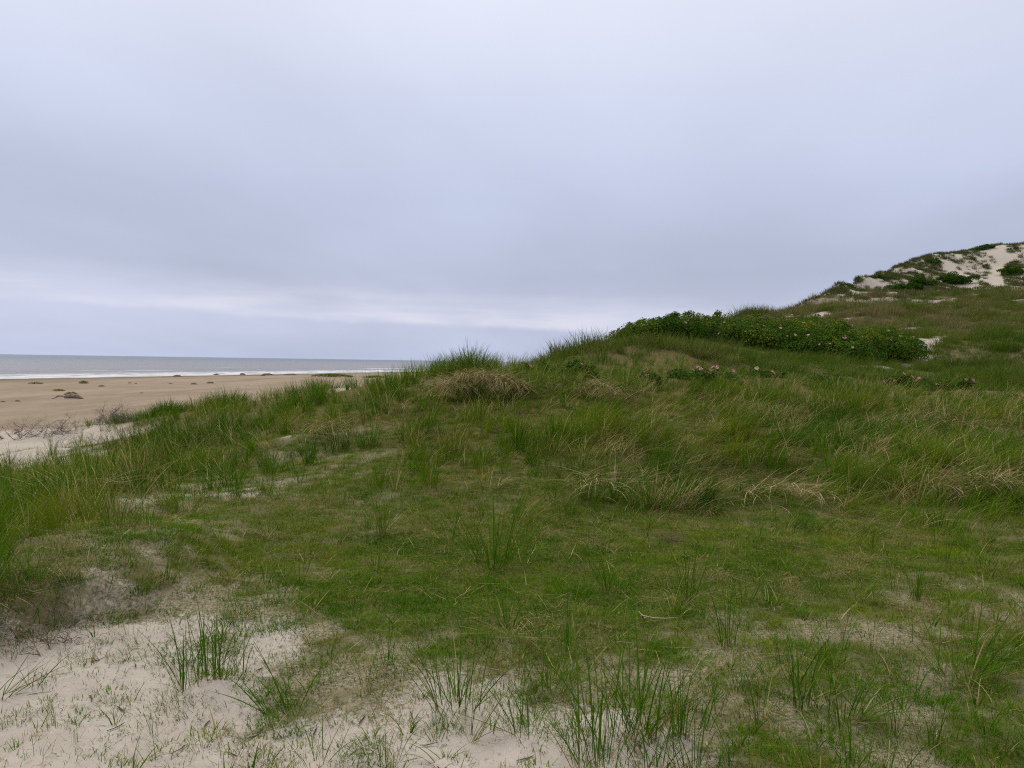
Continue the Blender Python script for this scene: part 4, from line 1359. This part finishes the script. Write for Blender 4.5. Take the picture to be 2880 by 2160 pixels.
def thicket():
    top = lambda x: np.interp(x, [1745, 1795, 1850, 1910, 2000, 2100, 2250, 2400, 2480, 2560, 2590], [938, 910, 894, 889, 891, 893, 897, 908, 925, 955, 1000])
    bot = lambda x: np.interp(x, [1735, 1850, 2000, 2100, 2200, 2300, 2450, 2590], [938, 948, 958, 975, 995, 1012, 1024, 1022])
    C, RAD, HUE = [], [], []
    for px in np.arange(1758, 2580, 21):
        front = hit(px, float(bot(px)), dmin=24, dmax=60)
        if front is None:
            front = at(px, bot(px), 31)
        D0 = min(max(front[1], 28), 36)
        for k in range(6):
            D = D0 + .5 + k * 1.15 + rng.normal(0, .2)
            p = at(px + rng.normal(0, 9), 960, D)
            gz = float(H(p[0], p[1]))
            ztop = EYE[2] + (ray(px, float(top(px)))[2]) * D
            h = min(max((ztop - gz), .0), .75 + .2 * k + .3 * rng.random(), 1.6)
            h *= .62 + .5 * rng.random()
            if h < .22:
                continue
            C.append((p[0], p[1], gz + h * .35)); RAD.append((.52 + .18 * rng.random(), .6, h * .68)); HUE.append(.12 + .62 * rng.random() + .14 * (k > 1))
    for i in rng.choice(len(C), 90):
        c, r_ = C[i], RAD[i]
        C.append((c[0] + rng.normal(0, .15) + .1, c[1] + rng.normal(0, .15), c[2] + r_[2] * (.7 + .25 * rng.random()))); q_ = .10 + .12 * rng.random()
        RAD.append((q_, q_, q_ * 1.2)); HUE.append(.3 + .6 * rng.random())
    C, RAD, HUE = np.array(C), np.array(RAD), np.array(HUE)
    NPER = np.maximum(40, (850 * np.minimum(1, (RAD[:, 0] / .55) ** 2))).astype(int)
    base = np.array([C[:, 0].mean(), C[:, 1].min(), 0.0]); base[2] = float(H(base[0], base[1]))
    t = thing('rose_thicket', base, 'wide dark green rose thicket dotted with pink blooms on the slope behind', 'rose bush')
    V, T, rnd, P, d = leaf_cloud(C - base, RAD, NPER, .043, HUE)
    obj('foliage', mesh_np('foliage', V, None, T, [M_ROSE], dict(rnd=rnd)), t)
    stems(t, C - base, base)
    add_flowers(t, P, d, 230, .8, 1.0)


thicket()


def rose(px, py, D, w, h, nl, nf, label, pale=.1, nlump=6):
    p = at(px, py, D); p[2] = float(H(p[0], p[1]))
    t = thing('rose_bush', p, label, 'rose bush', 'small wild roses growing in the ridge grass')
    C = np.stack([rng.normal(0, w * .48, nlump), rng.normal(0, .22, nlump), h * U(.25, .66, nlump)], 1)
    RAD = np.stack([U(.14, .2, nlump), U(.14, .2, nlump), h * U(.3, .4, nlump)], 1)
    V, T, rnd, P, d = leaf_cloud(C, RAD, nl // nlump, .034, U(.1, .6, nlump))
    obj('foliage', mesh_np('foliage', V, None, T, [M_ROSE], dict(rnd=rnd)), t)
    stems(t, C + np.array([0, 0, .1]), p, rad=.006)
    add_flowers(t, P, d, max(1, int(nf * 1.2)), pale, .85)


rose(1545, 1025, 16.9, .75, .50, 1100, 4, 'leafy rose bush with two pink blooms on the skyline of the ridge')
rose(1650, 1040, 16.3, .5, .42, 450, 2, 'low rose sprig with a lone pink bloom in ridge grass', nlump=4)
rose(1850, 1050, 16.8, .55, .46, 500, 4, 'small rose with a cluster of pale pink blooms', pale=.4, nlump=4)
rose(1930, 1048, 17.2, .5, .50, 600, 5, 'rose bush with bright blooms, left half of the pink row')
rose(2000, 1048, 17.4, .5, .50, 600, 7, 'rose bush with bright blooms, right half of the pink row')
rose(2085, 1062, 17.6, .5, .45, 250, 4, 'faded rose blooms in grass right of the pink row', pale=.6, nlump=3)
rose(2160, 1068, 18.0, .5, .45, 250, 3, 'scattered pale rose blooms among grass below the thicket', pale=.6, nlump=3)
rose(2310, 1078, 18.5, .4, .42, 200, 1, 'single mauve bloom low in the grass below the thicket', nlump=3)
rose(2520, 1100, 18.5, .5, .42, 420, 4, 'rose sprig with two pink blooms at the trail end, right', pale=.3, nlump=4)
rose(2610, 1095, 19.0, .7, .45, 700, 6, 'rose patch with a bright magenta bloom, right', nlump=5)
rose(2690, 1095, 19.0, .6, .42, 500, 3, 'rose patch with few pink blooms nearest the right edge', nlump=4)


# --- shrubs on the tall dune
def far_shrub(px, py, w, h, nl, label, hue=.15):
    p = hit(px, py, dmin=70, dmax=190)
    if p is None:
        q_ = [at(px, py, v) for v in np.linspace(95, 150, 60)]
        p = min(q_, key=lambda v: v[2] - float(H(v[0], v[1])))
        p[2] = float(H(p[0], p[1]))
    t = thing('dune_shrub', p, label, 'shrub', 'dark shrubs on the tall dune')
    nl_ = 14
    C = np.stack([np.clip(rng.normal(0, .22, nl_), -.42, .42) * w, rng.normal(0, w * .12, nl_), h * U(.0, .35, nl_)], 1)
    C[:, 2] += H(p[0] + C[:, 0], p[1] + C[:, 1]) - p[2]
    RAD = np.stack([w * U(.1, .2, nl_), w * U(.1, .2, nl_), h * U(.25, .5, nl_) * (1.1 - 1.3 * np.abs(C[:, 0]) / w)], 1)
    V, T, rnd, P, d = leaf_cloud(C, RAD, nl * 4 // nl_, .085, np.full(nl_, hue) + U(-.1, .1, nl_))
    obj('crown', mesh_np('crown', V, None, T, [M_ROSE], dict(rnd=rnd)), t)
    stems(t, C, p, rad=.05)


far_shrub(2555, 822, 4.4, 2.0, 2200, 'dark low shrub at the foot of the sandy face, left of two')
far_shrub(2590, 800, 4.0, 1.8, 1500, 'greyer shrub just above the left dark one on the sandy face', .3)
far_shrub(2690, 798, 5.6, 2.2, 2600, 'darkest humped shrub beside the sand track on the tall dune')
far_shrub(2850, 775, 4.0, 2.2, 1500, 'green shrub between the tracks near the right edge of the dune', .3)
far_shrub(2765, 702, 3.4, 1.1, 1100, 'shrub crowning the dune top between the two sand tracks', .2)
far_shrub(2625, 738, 3.4, .7, 700, 'low dark scrub on the crest left of the sand track', .2)
far_shrub(2480, 784, 3.2, .7, 600, 'low scrub on the crest halfway down the tall dune', .2)
far_shrub(2385, 808, 3.2, .6, 600, 'low scrub at the lower end of the dune crest', .2)


# --- things on the beach
def log_(p, label):
    t = thing('driftwood_log', p, label, 'driftwood')
    V, Q = tubes([[(-.1, 0, .10), (.1, 0, .20), (.5, .05, .26), (.95, .02, .22), (1.35, 0, .10), (1.5, 0, .06)]], [[.06, .17, .22, .18, .08, .02]], 9)
    V[:, 1] *= 1.3
    obj('trunk', mesh_np('trunk', V, Q, None, [M_WOOD], None, True), t)
    V, Q = tubes([[(-1.05, 0, .03), (-.85, 0, .12), (-.65, .02, .24), (-.4, 0, .24), (-.05, 0, .2), (.2, 0, .2)]], [[.02, .05, .06, .06, .07, .05]], 7)
    obj('branch', mesh_np('branch', V, Q, None, [M_WOOD], None, True), t)
    V, Q = tubes([[(-.8, 0, .14), (-.9, -.2, .05), (-1.0, -.35, 0)]], [[.04, .03, .015]], 6)
    obj('branch', mesh_np('branch', V, Q, None, [M_WOOD], None, True), t)


log_(on(185, 1122), 'grey driftwood log with a crooked branch lying on the beach')


def mound(px, py, w, h, label, n=400, D=None, group='small green mounds on the beach', lw=.03, dryn=.3):
    p = hit(px, py) if D is None else at(px, py, D)
    p[2] = float(H(p[0], p[1]))
    t = thing('grass_mound', p, label, 'grass mound', group)
    a = np.linspace(0, 2 * math.pi, 25)[:-1]
    V = [(0, 0, h)]
    for r in (.35, .7, 1.0):
        for q in a:
            wob = 1 + .12 * math.sin(3 * q + w) + .08 * math.sin(5 * q)
            V.append((w * .5 * r * wob * math.cos(q), w * .35 * r * wob * math.sin(q), h * (1 - r * r) - .05 * (r == 1.0)))
    m = len(a)
    T = [(0, 1 + k, 1 + (k + 1) % m) for k in range(m)]
    Q = [(1 + b * m + k, 1 + (b + 1) * m + k, 1 + (b + 1) * m + (k + 1) % m, 1 + b * m + (k + 1) % m) for b in range(2) for k in range(m)]
    obj('sand_heap', mesh_np('sand_heap', V, Q, T, [simple_mat('heap_sand', (.25, .19, .13), (.33, .26, .18), 3)], None, True), t)
    for nm, mat, k in (('green_leaves', M_LEAF, n), ('dry_leaves', M_LEAFDRY, int(n * dryn))):
        r = np.sqrt(rng.random(k)) * .95; q = rng.random(k) * 6.283
        B = np.stack([w * .5 * r * np.cos(q), w * .35 * r * np.sin(q), h * (1 - r * r) - .02], 1)
        blade_part(nm, t, mat, B, q, U(.5, 1.1, k) * max(h, .25) * .9, U(.1, .7, k), U(.2, 1, k), np.full(k, lw), 3)


mound(200, 1112, 1.3, .22, 'small olive grass mound right behind the driftwood log', 300)
mound(235, 1079, 1.3, .30, 'tiny grass mound on the open beach right of centre of the bare sand', 200, lw=.04)
mound(100, 1080, 2.0, .16, 'flat brownish mound near the waterline at far left', 200, lw=.04, dryn=1.2)
mound(165, 1100, 1.2, .12, 'faint flat mound up the beach from the driftwood', 120, lw=.04, dryn=1.5)
mound(935, 1055, 9.5, .50, 'long low green foredune by the sea seen over the ridge', 1500, D=170, lw=.10)
mound(1055, 1060, 5.0, .35, 'short dark foredune by the sea right of the long green one', 500, D=165, lw=.10)


ORD = ['first', 'second', 'third', 'fourth', 'fifth', 'sixth', 'seventh', 'eighth', 'ninth', 'tenth', 'eleventh', 'twelfth', 'thirteenth', 'fourteenth']


def weed(px, py, w, label, group, h=None, dmax=300):
    p = hit(px, py, dmax=dmax)
    if p is None:
        return
    h = h or w * .22
    n = 12
    V = [(0, 0, h)]
    for r, z in ((.5, .85), (.9, .35), (1.05, -.1)):
        for k in range(n):
            q = 2 * math.pi * k / n
            j = 1 + .35 * (rng.random() - .5)
            V.append((w * .5 * r * j * math.cos(q), w * .35 * r * j * math.sin(q), h * z * (.7 + .6 * rng.random())))
    T = [(0, 1 + k, 1 + (k + 1) % n) for k in range(n)]
    Q = [(1 + b * n + k, 1 + (b + 1) * n + k, 1 + (b + 1) * n + (k + 1) % n, 1 + b * n + (k + 1) % n) for b in range(2) for k in range(n)]
    tag(obj('seaweed_clump', mesh_np('seaweed_clump', V, Q, T, [M_WEED]), None, p), label, 'seaweed', group)


for i_, (px, py, w) in enumerate(sorted([(285, 1087, .8), (365, 1078, .6), (382, 1079, .5), (480, 1080, .6), (545, 1081, .9), (592, 1078, 1.1), (50, 1129, .45), (8, 1131, .4), (398, 1106, .4)])):
    weed(px, py, w, '%s small dark seaweed clump from the left on the open beach' % ORD[i_], 'seaweed clumps on the beach')
for i_, (px, py, w) in enumerate(sorted([(428, 1054, 1.3), (500, 1059, 1.8), (608, 1055, 1.6), (682, 1054, 1.5), (752, 1054, 3.0), (817, 1055, 3.2), (740, 1057, 1.0)])):
    weed(px, py, w, '%s dark clump from the left lying in the surf line' % ORD[i_], 'seaweed clumps in the surf', h=.35)
